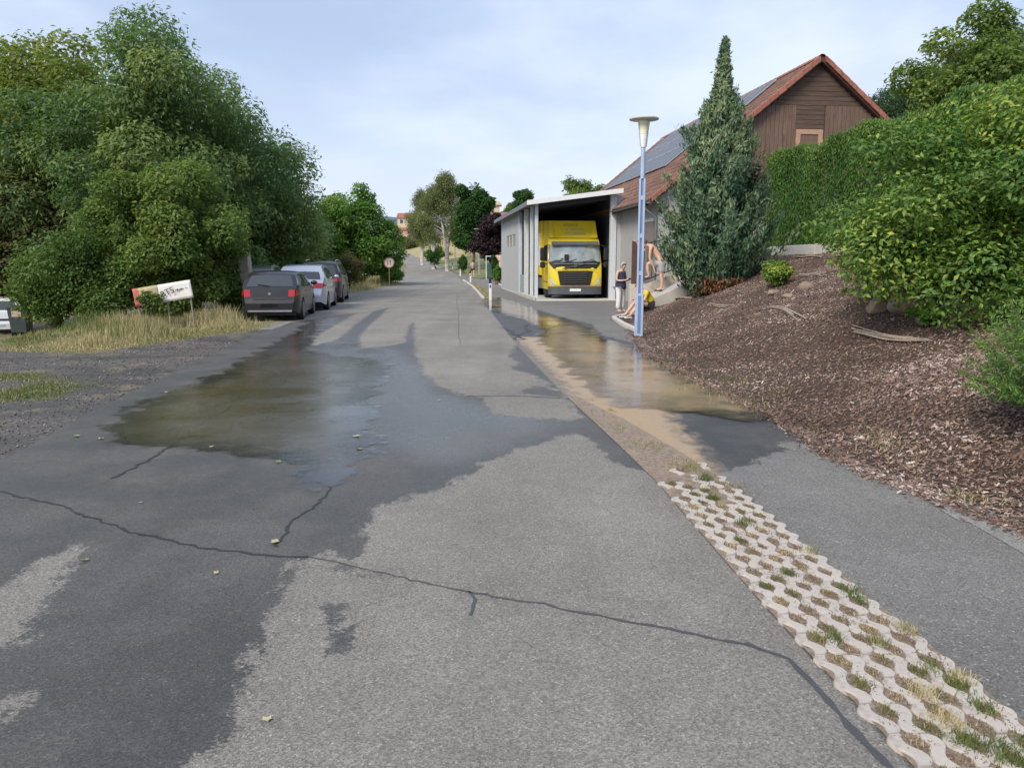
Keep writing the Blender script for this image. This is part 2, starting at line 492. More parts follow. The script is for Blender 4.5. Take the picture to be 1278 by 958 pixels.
# gravel track branching off to the left, and the shoulder where cars park
t = NT('dark_gravel')
co = t.coord()
cell = t.voro(34, co, 'Color'); sp = t.node('ShaderNodeSeparateColor'); t.l.new(cell, sp.inputs[0])
vd = t.voro(34, co)
c = t.ramp(sp.outputs[0], [(0.0, (0.050, 0.044, 0.040)), (0.6, (0.095, 0.084, 0.076)), (1.0, (0.19, 0.165, 0.145))])
rut = t.noise(1.0, 4, 0.55, t.coord((0.25, 1.1, 1)))
c = t.mix(t.range(rut, 0.40, 0.62, 0.0, 0.8), c, (0.050, 0.044, 0.036))
c = t.mix(t.range(t.noise(1.6, 5, 0.6, co), 0.52, 0.68, 0.0, 0.8), c, (0.19, 0.155, 0.085))
p = t.principled(Base_Color=c, Roughness=t.range(rut, 0.4, 0.62, 0.8, 0.45))
t.l.new(t.bump(t.math('ADD', vd, t.noise(90, 3)), 0.5, 0.015), p.inputs['Normal'])
m_gravel = t.finish(p)
t = NT('pale_gravel')
co = t.coord()
cell = t.voro(45, co, 'Color'); sp = t.node('ShaderNodeSeparateColor'); t.l.new(cell, sp.inputs[0])
c = t.ramp(sp.outputs[0], [(0.0, (0.13, 0.125, 0.12)), (0.6, (0.24, 0.23, 0.22)), (1.0, (0.36, 0.35, 0.33))])
c = t.mix(t.range(t.noise(1.1, 5, 0.6, co), 0.48, 0.66, 0.0, 0.8), c, (0.16, 0.14, 0.08))
p = t.principled(Base_Color=c, Roughness=0.95)
t.l.new(t.bump(t.voro(45, co), 0.7, 0.02), p.inputs['Normal'])
m_pale_gravel = t.finish(p)
track_far = curve_x([(-60,12.2),(-60,12.3)])
edge_pts = [G(px, py) for px, py in ((-400,446),(0,437),(110,441),(200,427),(300,413),(360,402),(392,393))]
ex = np.array([p[0] for p in edge_pts]); ey = np.array([p[1] for p in edge_pts])
xs = np.concatenate([np.arange(-60, -13, 2.0), np.arange(-13, -3.6, 0.12)])
rows = []
near_y = lambda x: np.where(x > -7.0, 4.0, 4.0)
for x in xs:
    far = float(np.interp(x, ex, ey)); yl = 3.0
    # stop at the road's edge
    yy = np.linspace(yl, far, 40)
    rows.append([(min(x, float(road_left(q)) - 0.0), q, float(terrain(x, q)) - 0.012) for q in yy])
b = MB(); b.grid(rows)
side_track = b.build('gravel_track', m_gravel, None, 60, False); side_track['kind'] = 'structure'
ys_sh = np.concatenate([np.arange(20, 60, 0.5), np.arange(60, 120, 3.0)])
shoulder = sheet('shoulder', ys_sh, lambda y: road_left(y) - np.interp(y, [20, 24, 40, 52, 70], [0.3, 2.6, 2.2, 0.9, 0.6]), lambda y: road_left(y) + 0.05, 8, m_pale_gravel, -0.010)

PATCH = GP([(1138,611),(1170,612),(1215,630),(1278,655),(1330,672),(1330,712),(1278,690),(1190,645)])
pb = np.array(PATCH); xs_, ys_ = np.arange(pb[:, 0].min(), pb[:, 0].max()+.05, .05), np.arange(pb[:, 1].min(), pb[:, 1].max()+.05, .05)
PX, PY = np.meshgrid(xs_, ys_); pd = poly_sdf(np.stack([PX.ravel(), PY.ravel()], 1), pb).reshape(PX.shape)
pi = np.arange(PX.size).reshape(PX.shape); kp = (pd[:-1, :-1] > -.01)
pf = np.stack([pi[:-1, :-1], pi[:-1, 1:], pi[1:, 1:], pi[1:, :-1]], -1)[kp]
used = np.unique(pf); re_ = np.full(PX.size, -1); re_[used] = np.arange(len(used))
pv = np.stack([PX, PY, np.full(PX.shape, -.002)], -1).reshape(-1, 3)[used]
m_patch = asphalt('patch_asphalt', (0.255, 0.245, 0.23), (0.06, 0.06, 0.06), False)
link('path_patch', np_mesh('path_patch', pv, re_[pf], {'wet': np.full(len(pv), -3.), 'film': np.full(len(pv), -3.), 'mud': np.full(len(pv), -3.)}), None, [m_patch])['kind'] = 'structure'
# standing and running water: thin murky film over the asphalt
def water_mat(name, murk0, murk1, thick):
    t = NT(name)
    co = t.coord()
    d = t.attr('depth')
    nz = t.noise(2.2, 5, 0.6, co)
    dd = t.math('ADD', d, t.math('MULTIPLY', t.math('SUBTRACT', nz, 0.5), 1.1))
    mask = t.range(dd, -0.04, 0.12)
    rip = t.noise(1.0, 3, 0.5, t.coord((16, 26, 1), (0, 0, 0)), 1.4)
    rip2 = t.noise(1.0, 2, 0.5, t.coord((5, 9, 1)), 0.6)
    calm = t.range(t.noise(0.8, 3, 0.5, co), 0.36, 0.60, 0.25, 1.0)
    bn = t.bump(t.math('ADD', t.math('MULTIPLY', rip, calm), t.math('MULTIPLY', rip2, 0.7)), 0.32, 0.012)
    murk = t.mix(t.range(t.noise(0.9, 4, 0.55, co), 0.38, 0.64), (*murk0,), (*murk1,))
    df = t.node('ShaderNodeBsdfDiffuse'); t.put(df.inputs[0], murk)
    tp = t.node('ShaderNodeBsdfTransparent')
    gl = t.node('ShaderNodeBsdfGlossy'); gl.inputs['Roughness'].default_value = 0.05; t.put(gl.inputs['Color'], (1.0, 1.0, 1.0)); t.l.new(bn, gl.inputs['Normal'])
    body = t.node('ShaderNodeMixShader'); t.put(body.inputs[0], t.math('MULTIPLY', t.range(dd, 0.0, 0.7), thick)); t.l.new(tp.outputs[0], body.inputs[1]); t.l.new(df.outputs[0], body.inputs[2])
    fr = t.node('ShaderNodeFresnel'); fr.inputs['IOR'].default_value = 1.33; t.l.new(bn, fr.inputs['Normal'])
    surf = t.node('ShaderNodeMixShader'); t.put(surf.inputs[0], fr.outputs[0]); t.l.new(body.outputs[0], surf.inputs[1]); t.l.new(gl.outputs[0], surf.inputs[2])
    tp2 = t.node('ShaderNodeBsdfTransparent')
    fin = t.node('ShaderNodeMixShader'); t.put(fin.inputs[0], mask); t.l.new(tp2.outputs[0], fin.inputs[1]); t.l.new(surf.outputs[0], fin.inputs[2])
    return t.finish(fin)
m_water_l = water_mat('olive_water', (0.18, 0.155, 0.085), (0.25, 0.23, 0.185), 0.36)
m_water_r = water_mat('sandy_water', (0.48, 0.35, 0.22), (0.30, 0.24, 0.16), 0.80)
def puddle(name, poly, mat, step, label, z):
    poly = np.array(GP(poly)); lo, hi = poly.min(0) - 0.3, poly.max(0) + 0.3
    xs, ys = np.arange(lo[0], hi[0], step), np.arange(lo[1], hi[1], step)
    X, Y = np.meshgrid(xs, ys); P = np.stack([X.ravel(), Y.ravel()], 1)
    d = poly_sdf(P, poly).reshape(X.shape)
    idx = np.arange(X.size).reshape(X.shape)
    keep = (np.maximum.reduce([d[:-1, :-1], d[1:, :-1], d[:-1, 1:], d[1:, 1:]]) > -0.28)
    F = np.stack([idx[:-1, :-1], idx[:-1, 1:], idx[1:, 1:], idx[1:, :-1]], -1)[keep]
    V = np.stack([X, Y, np.full(X.shape, z)], -1).reshape(-1, 3)
    used = np.unique(F); re = np.full(len(V), -1); re[used] = np.arange(len(used))
    o = link(name, np_mesh(name, V[used], re[F], {'depth': d.ravel()[used]}, True), None, [mat])
    return tag(o, label, None, None, 'structure')
puddle('puddle', PUDDLE_LEFT, m_water_l, 0.08, 'olive water running over the left lane of the road', 0.005)
puddle('puddle', PUDDLE_RIGHT, m_water_r, 0.08, 'sandy brown water spilling over the driveway on the right', 0.005)

# cracks and bitumen seams
m_crack = plain('crack_filler', (0.022, 0.022, 0.024), 0.5, bump=0.4)
m_faint = plain('faint_seam', (0.12, 0.118, 0.115), 0.8, bump=0.3)
m_seam = plain('bitumen_seam', (0.060, 0.061, 0.066), 0.6, bump=0.4)
def crack(pts, w, mat, jit=0.02, z=0.0035, name='crack'):
    P = [np.array(G(*p)) for p in pts]
    fine = []
    for a, b2 in zip(P[:-1], P[1:]):
        n = max(2, int(np.linalg.norm(b2-a)/0.05))
        fine += [a + (b2-a)*i/n for i in range(n)]
    fine.append(P[-1])
    n = len(fine); off = np.cumsum(rng.normal(0, jit*0.35, n)); off -= np.linspace(off[0], off[-1], n)
    L, Rr = [], []
    for i, q in enumerate(fine):
        tg = fine[min(i+1, n-1)] - fine[max(i-1, 0)]; tg = tg/np.linalg.norm(tg); nr = np.array([-tg[1], tg[0]])
        ww = w(i/n) if callable(w) else w
        ww *= 0.45 + 0.9*rng.random()
        c = q + nr*(off[i] + rng.normal(0, jit*0.2))
        L.append((*(c + nr*ww/2), z)); Rr.append((*(c - nr*ww/2), z))
    b = MB(); b.grid([L, Rr])
    o = b.build(name, mat, None, None, False); o['kind'] = 'structure'
    return o
crack([(0,613),(60,628),(110,640),(180,658),(260,678),(350,692),(385,694)], 0.020, m_crack, 0.03)
crack([(385,694),(450,708),(590,743),(720,770),(850,790),(930,803)], lambda u: 0.010+0.012*u, m_seam, 0.02)
crack([(930,803),(985,822),(1028,868),(1070,915),(1100,945),(1125,975)], 0.030, m_seam, 0.006)
crack([(343,682),(358,658),(398,626),(412,608)], 0.02, m_crack, 0.03)
crack([(140,597),(188,567),(215,548),(250,522),(300,498),(338,480),(372,455)], 0.028, m_crack, 0.04)
crack([(583,494),(640,494),(712,498)], 0.035, m_seam, 0.03)
crack([(584,738),(594,748),(588,768)], 0.015, m_seam, 0.02)
crack([(571,364),(573,390),(575,430)], 0.02, m_faint, 0.01)
crack([(622,408),(634,416),(648,424),(655,412),(662,403)], 0.07, m_seam, 0.06)
crack([(536,398),(560,399),(573,398)], 0.03, m_seam, 0.03)

# rectangle of patched tarmac and dry ground along the path edge are left to the surface; soil bed under the pavers
t = NT('strip_soil')
co = t.coord()
c = t.mix(t.range(t.noise(22, 5, 0.7, co), 0.3, 0.7), (0.17, 0.125, 0.095), (0.34, 0.27, 0.21))
c = t.mix(t.range(t.noise(3, 4, 0.6, co), 0.5, 0.7, 0, 0.6), c, (0.33, 0.26, 0.17))
p = t.principled(Base_Color=c, Roughness=0.95)
t.l.new(t.bump(t.noise(120, 4, 0.7, co), 0.8, 0.01), p.inputs['Normal'])
m_soil = t.finish(p)
strip_l = lambda y: road_right(y) + np.interp(y, [2.0, 4, 6, 10], [0.02, 0.0, 0.0, 0.0])
strip_r = lambda y: road_right(y) + np.interp(y, [1.5, 3.4, 4.3, 5.5, 6.2, 7.0, 8.5, 10.0], [0.58, 0.60, 0.59, 0.56, 0.54, 0.50, 0.36, 0.10])
strip = sheet('paver_strip', np.arange(1.2, 10.0, 0.1), strip_l, strip_r, 10, m_soil, 0.007)

# lattice pavers: wavy concrete ribs, neighbouring ribs in opposite phase, leaving lens-shaped pockets
t = NT('paver_concrete')
co = t.coord()
oi = t.node('ShaderNodeObjectInfo')
c = t.mix(t.noise(30, 5, 0.7, co), (0.40, 0.355, 0.315), (0.56, 0.51, 0.46))
c = t.mix(t.range(t.noise(9, 5, 0.7, t.coord(src='Object', off=(3, 1, 0))), 0.46, 0.68, 0, 0.75), c, (0.25, 0.20, 0.16))
c = t.mix(t.math('MULTIPLY', oi.outputs['Random'], 0.35), c, (0.38, 0.34, 0.31))
p = t.principled(Base_Color=c, Roughness=0.9)
t.l.new(t.bump(t.noise(220, 4, 0.7, co), 0.6, 0.004), p.inputs['Normal'])
m_paver = t.finish(p)
LAM, WID, AMP, PITCH_X = 0.196, 0.059, 0.0205, 0.100
def paver_mesh(sign):
    n = 10; top, bot = [], []
    b = MB(); secs = []
    for i in range(n+1):
        s = i/n; y = 0.004 + (LAM-0.008)*s
        sn = math.sin(2*math.pi*s); c = sign*AMP*math.copysign(abs(sn)**.85, sn)
        cx = sign*AMP*2*math.pi/LAM*math.cos(2*math.pi*s); w = WID/2*math.sqrt(1+0.12*cx*cx)
        endr = min(1.0, (min(s, 1-s)*LAM/0.014 + 0.78)); w *= min(1, endr)
        secs.append([(c-w, y, -0.03), (c-w, y, 0.006), (c-w*0.86, y, 0.011), (c+w*0.86, y, 0.011), (c+w, y, 0.006), (c+w, y, -0.03)])
    for a in secs: b.v += a
    for i in range(n):
        for k in range(5): b.f.append((i*6+k, i*6+k+1, (i+1)*6+k+1, (i+1)*6+k)); b.m.append(0)
    b.f.append(tuple(range(6))); b.m.append(0); b.f.append(tuple(n*6+k for k in reversed(range(6)))); b.m.append(0)
    me = b.mesh('paver'); bm = bmesh.new(); bm.from_mesh(me); bmesh.ops.recalc_face_normals(bm, faces=bm.faces); bm.to_mesh(me); bm.free()
    me.polygons.foreach_set('use_smooth', [True]*len(me.polygons)); me.set_sharp_from_angle(angle=R(50))
    me.materials.append(m_paver); return me
pm = (paver_mesh(1), paver_mesh(-1))
pockets = []
for row in range(-1, 23):
    y0 = 2.05 + row*LAM
    base = float(road_right(y0)) + 0.05
    slope = float(road_right(y0+LAM) - road_right(y0))/LAM
    cols = 6
    for col in range(cols):
        if y0 > 5.2 and rng.random() < (y0-5.2)*0.75: continue
        o = bpy.data.objects.new('paver', pm[col % 2]); C.objects.link(o); o.parent = strip
        o.location = (base + col*PITCH_X + rng.normal(0, 0.0055), y0 + rng.normal(0, 0.004), 0.004 + rng.normal(0, 0.0025) - max(0, y0-5.0)*0.002)
        o.rotation_euler = (rng.normal(0, 0.012), rng.normal(0, 0.012), math.atan(-slope) + rng.normal(0, 0.03))
        if col < cols-1:
            yy = y0 + LAM*(0.75 if col % 2 == 0 else 0.25)
            pockets.append((base + (col+0.5)*PITCH_X + slope*LAM*0.5, yy))
            
# ------------------------------------------------------------------ small growth and loose matter
def blades(name, P, h, w, tint, mat, parent=None, lean=0.35, seed=1):
    """grass: one narrow bent blade (3 triangles' worth) at each point"""
    g = np.random.default_rng(seed); n = len(P)
    a = g.uniform(0, 2*np.pi, n); la = g.uniform(0, 2*np.pi, n); le = np.abs(g.normal(0, lean, n))
    side = np.stack([np.cos(a), np.sin(a), np.zeros(n)], 1) * (w/2)[:, None]
    ln = np.stack([np.cos(la)*le, np.sin(la)*le, np.ones(n)], 1); ln /= np.linalg.norm(ln, axis=1)[:, None]
    mid = P + ln*(h*0.55)[:, None]
    ln2 = ln.copy(); ln2[:, :2] *= 1.9; ln2[:, 2] *= 0.75
    tip = mid + ln2*(h*0.45)[:, None]
    V = np.stack([P-side, P+side, mid+side*0.75, mid-side*0.75, tip], 1).reshape(-1, 3)
    i = np.arange(n)[:, None]*5
    T = np.concatenate([i+[0,1,2], i+[0,2,3], i+[3,2,4]], 0)
    me = np_mesh(name, V, T, {'tint': np.repeat(np.clip(tint, 0, 1), 5)})
    o = link(name, me, parent, [mat]); o['kind'] = 'stuff'
    return o
m_grass = leafmat('grass_blades', (0.06, 0.13, 0.025), (0.24, 0.225, 0.09), (0.58, 0.48, 0.31), 0.25, 0.6)
# growth in the paver pockets
pts, tint, hh = [], [], []
for (x, y) in pockets:
    r = rng.random(); n = int(rng.choice([10, 40, 90, 160], p=[0.2, 0.3, 0.25, 0.25]))
    if y < 3.0 and rng.random() < 0.6: n += 40
    mood = rng.choice([0.12, 0.25, 0.5, 0.85, 0.95])
    big = rng.random() < 0.12
    for k in range(n + (40 if big else 0)):
        q = rng.normal(0, 1, 2)
        pts.append((x + q[0]*0.024, y + q[1]*0.030, 0.006)); tint.append(mood + rng.normal(0, 0.12)); hh.append(rng.uniform(0.008, 0.024)*(1.9 if big else 1))
for k in range(5000):   # weeds in the soil beyond the pavers and along the far edge of the strip
    y = rng.uniform(5.6, 9.6); x = rng.uniform(float(strip_l(y)) + 0.12, float(strip_r(y)) + 0.10)
    if math.sin(x*9+y*3)+math.sin(y*7-x*4) < 0.5: continue
    pts.append((x, y, 0.002)); tint.append(rng.choice([0.15, 0.5, 0.8], p=[.3, .3, .4]) + rng.normal(0, 0.1)); hh.append(rng.uniform(0.012, 0.04))
for (px, py, n, sp, md) in ((1180,905,260,.035,.9),(1150,868,160,.03,.85),(1205,930,200,.03,.2),(1255,945,220,.035,.2),(1130,790,120,.03,.75),(1060,742,140,.03,.12),(1095,805,120,.025,.4),(1225,885,120,.03,.15),(1040,800,90,.02,.15),(985,718,80,.02,.1),(930,655,130,.03,.2),(880,598,200,.05,.15),(865,585,160,.05,.5),(1010,690,90,.03,.6),(1165,840,120,.03,.3),(1200,850,120,.03,.95)):
    x, y = G(px, py)
    for k in range(n):
        q = rng.normal(0, sp, 2); pts.append((x+q[0], y+q[1]*1.3, .012)); tint.append(md+rng.normal(0, .13)); hh.append(rng.uniform(.015, .05))
pts = np.array(pts); hh = np.array(hh)
tag(blades('weeds', pts, hh, np.full(len(pts), 0.0042), np.array(tint), m_grass, None, 0.8, 3), 'weeds and dry grass growing in the pockets of the paver strip')
# dry brown litter in the pockets
m_litter = plain('litter', (0.20, 0.135, 0.095), 0.95, var=0.4, scale=80)
n = 12000; pk = np.array(pockets); c = pk[rng.integers(0, len(pk), n)]
P = np.stack([c[:, 0]+rng.normal(0, 0.024, n), c[:, 1]+rng.normal(0, 0.036, n), np.full(n, 0.009)], 1)
n2_ = 7000; yl = 1.9 + 4.2*rng.random(n2_); P2 = np.stack([strip_l(yl) + (strip_r(yl)-strip_l(yl))*rng.random(n2_), yl, np.full(n2_, .016)], 1)
cl_ = np.sin(P2[:, 0]*31)+np.sin(P2[:, 1]*17+P2[:, 0]*9)+rng.normal(0, .6, n2_) > .7
P = np.concatenate([P, P2[cl_]]); n = len(P)
tag(blades('litter', P, rng.uniform(0.004, 0.014, n), np.full(n, 0.006), rng.random(n), m_litter, None, 2.5, 5), 'dry plant litter lying in the paver pockets')
# ------------------------------------------------------------------ the planted bank on the right
t = NT('bark_mulch_bed')
co = t.coord()
c = t.ramp(t.noise(70, 5, 0.75, co), [(0.25, (0.030, 0.020, 0.015)), (0.55, (0.10, 0.066, 0.050)), (0.8, (0.21, 0.16, 0.13))])
p = t.principled(Base_Color=c, Roughness=0.95)
t.l.new(t.bump(t.noise(90, 4, 0.7, co), 1.0, 0.03), p.inputs['Normal'])
m_mulch = t.finish(p)
bys = np.concatenate([np.arange(-6, 2, 0.5), np.arange(2, 23.6, 0.2), [23.6]])
us = np.concatenate([np.linspace(0, 1.0, 14)[:-1], np.linspace(1, 7, 40)[:-1], np.linspace(7, 60, 14)])
rows = []
for y in bys:
    e = float(path_right(min(y, 23.6)))
    rows.append([(e+u, y, float(bank(e+u, y)) + (0.0 if u > 0 else -0.03)) for u in us])
b = MB(); b.grid(rows)
xb = np.concatenate([np.linspace(7.6, 12, 16), np.linspace(12, 66, 14)[1:]])
b.grid([[(x, y, float(bank(x, y))) for x in xb] for y in np.linspace(23.6, 29.65, 14)])
mulch_bank = b.build('bank', m_mulch, None, 80, False); mulch_bank['kind'] = 'structure'

t = NT('bark_chips')
v = t.attr('tint')
c = t.ramp(v, [(0.0, (0.048, 0.029, 0.021)), (0.45, (0.155, 0.096, 0.071)), (0.8, (0.29, 0.205, 0.165)), (1.0, (0.54, 0.45, 0.40))])
p = t.principled(Base_Color=c, Roughness=0.9)
m_chip = t.finish(p)
def chips(name, n, seed):
    g = np.random.default_rng(seed)
    y = 2.5 + (24.5) * g.random(n)**1.75
    e = path_right(np.minimum(y, 24.0)); s = g.random(n)**0.8 * np.where(y < 9, 3.2, np.where(y < 15, 5.5, 6.5)) - 0.03
    spill = g.random(n) < 0.06; s[spill] = -.02 - np.abs(g.normal(0, 0.10, spill.sum()))
    x = e + s
    keep = ~((y > 23.6) & (x < 7.7)); x, y, s = x[keep], y[keep], s[keep]; n = len(x)
    z = np.maximum(bank(x, y), 0.0) + 0.004
    nx = -(bank(x+0.1, y) - bank(x-0.1, y))/0.2
    L = g.uniform(0.012, 0.046, n) * np.where(g.random(n) < 0.05, 1.9, 1.0); W = L*g.uniform(0.25, 0.55, n); H = g.uniform(0.004, 0.012, n)
    a = g.uniform(0, 2*np.pi, n)
    d = np.stack([np.cos(a), np.sin(a), -nx*np.cos(a)*1.0 + g.normal(0, 0.35, n)], 1); d /= np.linalg.norm(d, axis=1)[:, None]
    up = np.stack([nx + g.normal(0, 0.35, n), g.normal(0, 0.35, n), np.ones(n)], 1); up -= d*(up*d).sum(1)[:, None]; up /= np.linalg.norm(up, axis=1)[:, None]
    sd = np.cross(up, d)
    c = np.stack([x, y, z], 1) + up*(g.uniform(0, 0.012, n))[:, None]
    dl, sw, uh = d*(L/2)[:, None], sd*(W/2)[:, None], up*H[:, None]
    V = np.stack([c-dl-sw, c+dl-sw*0.7, c+dl+sw*0.8, c-dl+sw, c-dl*0.8+uh, c+dl*0.8+uh], 1).reshape(-1, 3)
    i = np.arange(n)[:, None]*6
    T = np.concatenate([i+[0,1,5], i+[0,5,4], i+[2,3,4], i+[2,4,5], i+[3,0,4], i+[1,2,5]], 0)
    patch = 0.10*np.sin(x*2.1+1.0)*np.sin(y*1.3) + 0.07*np.sin(x*5+y*4)
    tint = np.clip(g.beta(1.6, 2.0, n) + patch*1.4, 0, 1)
    o = link(name, np_mesh(name, V, T, {'tint': np.repeat(tint, 6)}), None, [m_chip])
    return tag(o, 'brown bark mulch covering the sloping bank', None, None, 'stuff')
chips('bark_mulch', 140000, 11)

# grass along the foot of the bank
P = []
for (px, py, n, sp) in ((815,437,90,.25),(840,450,120,.3),(870,462,150,.3),(900,478,150,.3),(925,490,160,.28),(950,505,110,.2),(975,490,50,.15),(1000,540,50,.12),(1095,553,130,.13),(1125,560,80,.12),(1080,545,40,.12),(1135,583,60,.10),(1200,622,70,.06),(1240,630,30,.06),(930,470,60,.2)):
    q = on_bank(px, py) if py < 620 or px > 1150 else Vector((*G(px, py), 0))
    for k in range(n):
        x, y = q.x + rng.normal(0, sp), q.y + rng.normal(0, sp)*1.3
        P.append((x, y, max(0.0, float(bank(x, y)))))
P = np.array(P)
tag(blades('foot_grass', P, rng.uniform(0.02, 0.08, len(P)), np.full(len(P), 0.007), rng.choice([0.2, 0.5, 0.9], len(P), p=[.35, .35, .3]) + rng.normal(0, .1, len(P)), m_grass, None, 0.6, 8), 'sparse grass along the foot of the mulched bank')

m_stone = plain('field_stone', (0.24, 0.18, 0.13), 0.85, var=0.3, scale=9, bump=0.8, bscale=25)
def boulder(px, py, s, label, squash=(1, 1, .7), seed=0):
    q = on_bank(px, py)
    bm = bmesh.new(); bmesh.ops.create_icosphere(bm, subdivisions=3, radius=1)
    g = np.random.default_rng(seed); k = g.normal(0, 1, (7, 3)); k /= np.linalg.norm(k, axis=1)[:, None]; cut = g.uniform(0.62, 0.85, 7)
    for v in bm.verts:
        p = v.co.normalized()
        r = min([1.0] + [c/max(0.05, float(p.dot(Vector(n)))) for n, c in zip(k, cut) if p.dot(Vector(n)) > 0.1])
        v.co = Vector((p.x*squash[0], p.y*squash[1], p.z*squash[2]))*r*s
    me = bpy.data.meshes.new('boulder'); bm.to_mesh(me); bm.free()
    me.polygons.foreach_set('use_smooth', [True]*len(me.polygons)); me.set_sharp_from_angle(angle=R(35))
    o = link('boulder', me, None, [m_stone]); o.location = q + Vector((0, 0, s*squash[2]*0.35)); o.rotation_euler = (0, 0, seed)
    return tag(o, label, 'stone', 'stones on the mulched bank')
boulder(1096, 388, 0.22, 'squat tan boulder at the left foot of the big leafy shrub', (1, .8, .7), 1)
boulder(1135, 388, 0.30, 'largest shaded brown boulder half under the big leafy shrub', (1.1, .8, .6), 2)
boulder(1158, 400, 0.18, 'small greyish stone just right of the largest boulder', (1, 1, .8), 3)
boulder(965, 367, 0.17, 'flat tan stone directly below the small round shrub', (1.2, .8, .5), 4)
boulder(982, 371, 0.15, 'flat pale stone low on the bank, right of the tan one', (1.3, .8, .4), 5)
boulder(1006, 361, 0.15, 'small upright white stone right of the small round shrub', (1, .6, .8), 6)

m_twig = plain('dry_wood', (0.30, 0.24, 0.19), 0.9, var=0.35, scale=20, bump=0.5)
def stick_pile(a, b2, n, r, label, seed):
    g = random.Random(seed)
    A, B = on_bank(*a), on_bank(*b2)
    o = thing('stick_pile', label, 'sticks', A.lerp(B, .5), 0, 'stick piles on the mulched bank')
    mid = A.lerp(B, .5)
    for k in range(n):
        oa, ob = Vector((g.uniform(-.06,.06), g.uniform(-.12,.12), 0)), Vector((g.uniform(-.06,.06), g.uniform(-.12,.12), 0))
        s0, s1 = g.uniform(0, .25), g.uniform(.75, 1)
        P = []
        for i in range(6):
            u = s0 + (s1-s0)*i/5
            q = A.lerp(B, u) + oa.lerp(ob, u); q.z = float(bank(q.x, q.y)) + 0.03 + r*1.1*k/n*2 + g.uniform(-.006, .006)
            P.append(q - mid)
        rr = r*g.uniform(.5, 1.2)
        bb = MB(); bb.tube(P, [rr*(.65+.35*i/5) for i in range(6)], 6)
        bb.build('stick', m_twig, o, 60)
stick_pile((1062, 413), (1158, 429), 7, 0.016, 'long pale sticks lying below the boulders and the big leafy shrub', 1)
stick_pile((948, 389), (1002, 402), 5, 0.016, 'dark sticks in the middle of the bank, below the flat stones', 2)
stick_pile((888, 381), (912, 384), 4, 0.018, 'short sticks on the bank nearest to the conifer and lamp post', 3)
stick_pile((993, 345), (1032, 348), 5, 0.018, 'sticks on the upper bank just right of the small round shrub', 4)
stick_pile((985, 321), (1026, 323), 4, 0.02, 'sticks at the top of the bank below the white plinth', 5)
stick_pile((829, 369), (862, 374), 5, 0.03, 'weathered sticks at the bank edge just right of the yellow shirt', 6)

# ------------------------------------------------------------------ foliage
def leaf_faces(pos, nrm, L, W, g, along=None, fold=0.25):
    """diamond leaves (two triangles, slightly folded) centred on pos"""
    n = len(pos)
    nrm = nrm/np.linalg.norm(nrm, axis=1)[:, None]
    d = g.normal(0, 1, (n, 3)) if along is None else along
    d = d - nrm*(d*nrm).sum(1)[:, None]; d /= (np.linalg.norm(d, axis=1)[:, None] + 1e-9)
    s = np.cross(nrm, d)
    dl, sw = d*(L/2)[:, None], s*(W/2)[:, None]
    up = nrm*(W*fold)[:, None]
    V = np.stack([pos-dl, pos+sw+up-dl*0.1, pos+dl, pos-sw+up-dl*0.1], 1).reshape(-1, 3)
    i = np.arange(n)[:, None]*4
    return V, np.concatenate([i+[0,1,2], i+[0,2,3]], 0)
def leaf_object(name, V, T, tint, mat, parent):
    return link(name, np_mesh(name, V, T, {'tint': np.repeat(np.clip(tint, 0, 1), 4)}), parent, [mat])
def clump_crown(name, parent, clumps, n, L, mat, seed, ratio=0.55, upb=0.55, droop=0.0, base_tint=0.45, spread=0.16, inner=0.55, clumpvar=0.13):
    """leaves filling a set of clumps (cx,cy,cz,rx,ry,rz), denser towards their surfaces"""
    g = np.random.default_rng(seed); cl = np.array(clumps, dtype=float)
    wgt = (cl[:, 3]*cl[:, 5] + cl[:, 4]*cl[:, 5]); wgt /= wgt.sum()
    ci = g.choice(len(cl), n, p=wgt)
    d = g.normal(0, 1, (n, 3)); d /= np.linalg.norm(d, axis=1)[:, None]
    r = inner + (1.04-inner)*g.random(n)**0.7 + np.where(g.random(n) < 0.06, g.uniform(0, .16, n), 0)
    lump = 1 + 0.16*np.sin(d[:, 0]*5+ci)*np.sin(d[:, 2]*6+ci*2) + 0.10*np.sin(d[:, 1]*9+ci*3)
    pos = cl[ci, :3] + d*cl[ci, 3:6]*(r*lump)[:, None]
    nrm = d*0.55 + np.array([0, 0, upb]) + g.normal(0, 0.45, (n, 3))
    along = d*0.7 + g.normal(0, 0.6, (n, 3)) + np.array([0, 0, -droop])
    sz = L*g.uniform(0.6, 1.25, n)
    V, T = leaf_faces(pos, nrm, sz, sz*ratio, g, along)
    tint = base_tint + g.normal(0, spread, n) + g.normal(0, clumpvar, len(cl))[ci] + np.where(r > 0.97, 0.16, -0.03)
    return leaf_object(name, V, T, tint, mat, parent)
m_bark = plain('bark', (0.11, 0.085, 0.065), 0.95, var=0.35, scale=12, bump=0.9, bscale=18)
m_birch_bark = plain('birch_bark', (0.50, 0.48, 0.44), 0.8, var=0.55, scale=2.5, bump=0.3, bscale=12)
def crown_clumps(c, rad, n, seed, lo=0.35, hi=0.72, size=(0.28, 0.42), flat=0.8):
    g = np.random.default_rng(seed); out = []
    for i in range(n):
        d = g.normal(0, 1, 3); d /= np.linalg.norm(d)
        r = g.uniform(lo, hi); s = g.uniform(*size)
        p = np.array(c) + d*np.array(rad)*r
        p[2] = max(p[2], 0.35*min(rad[0], rad[2])*s)
        out.append((*p, rad[0]*s, rad[1]*s, min(rad[0], rad[2])*s*flat))
    return out
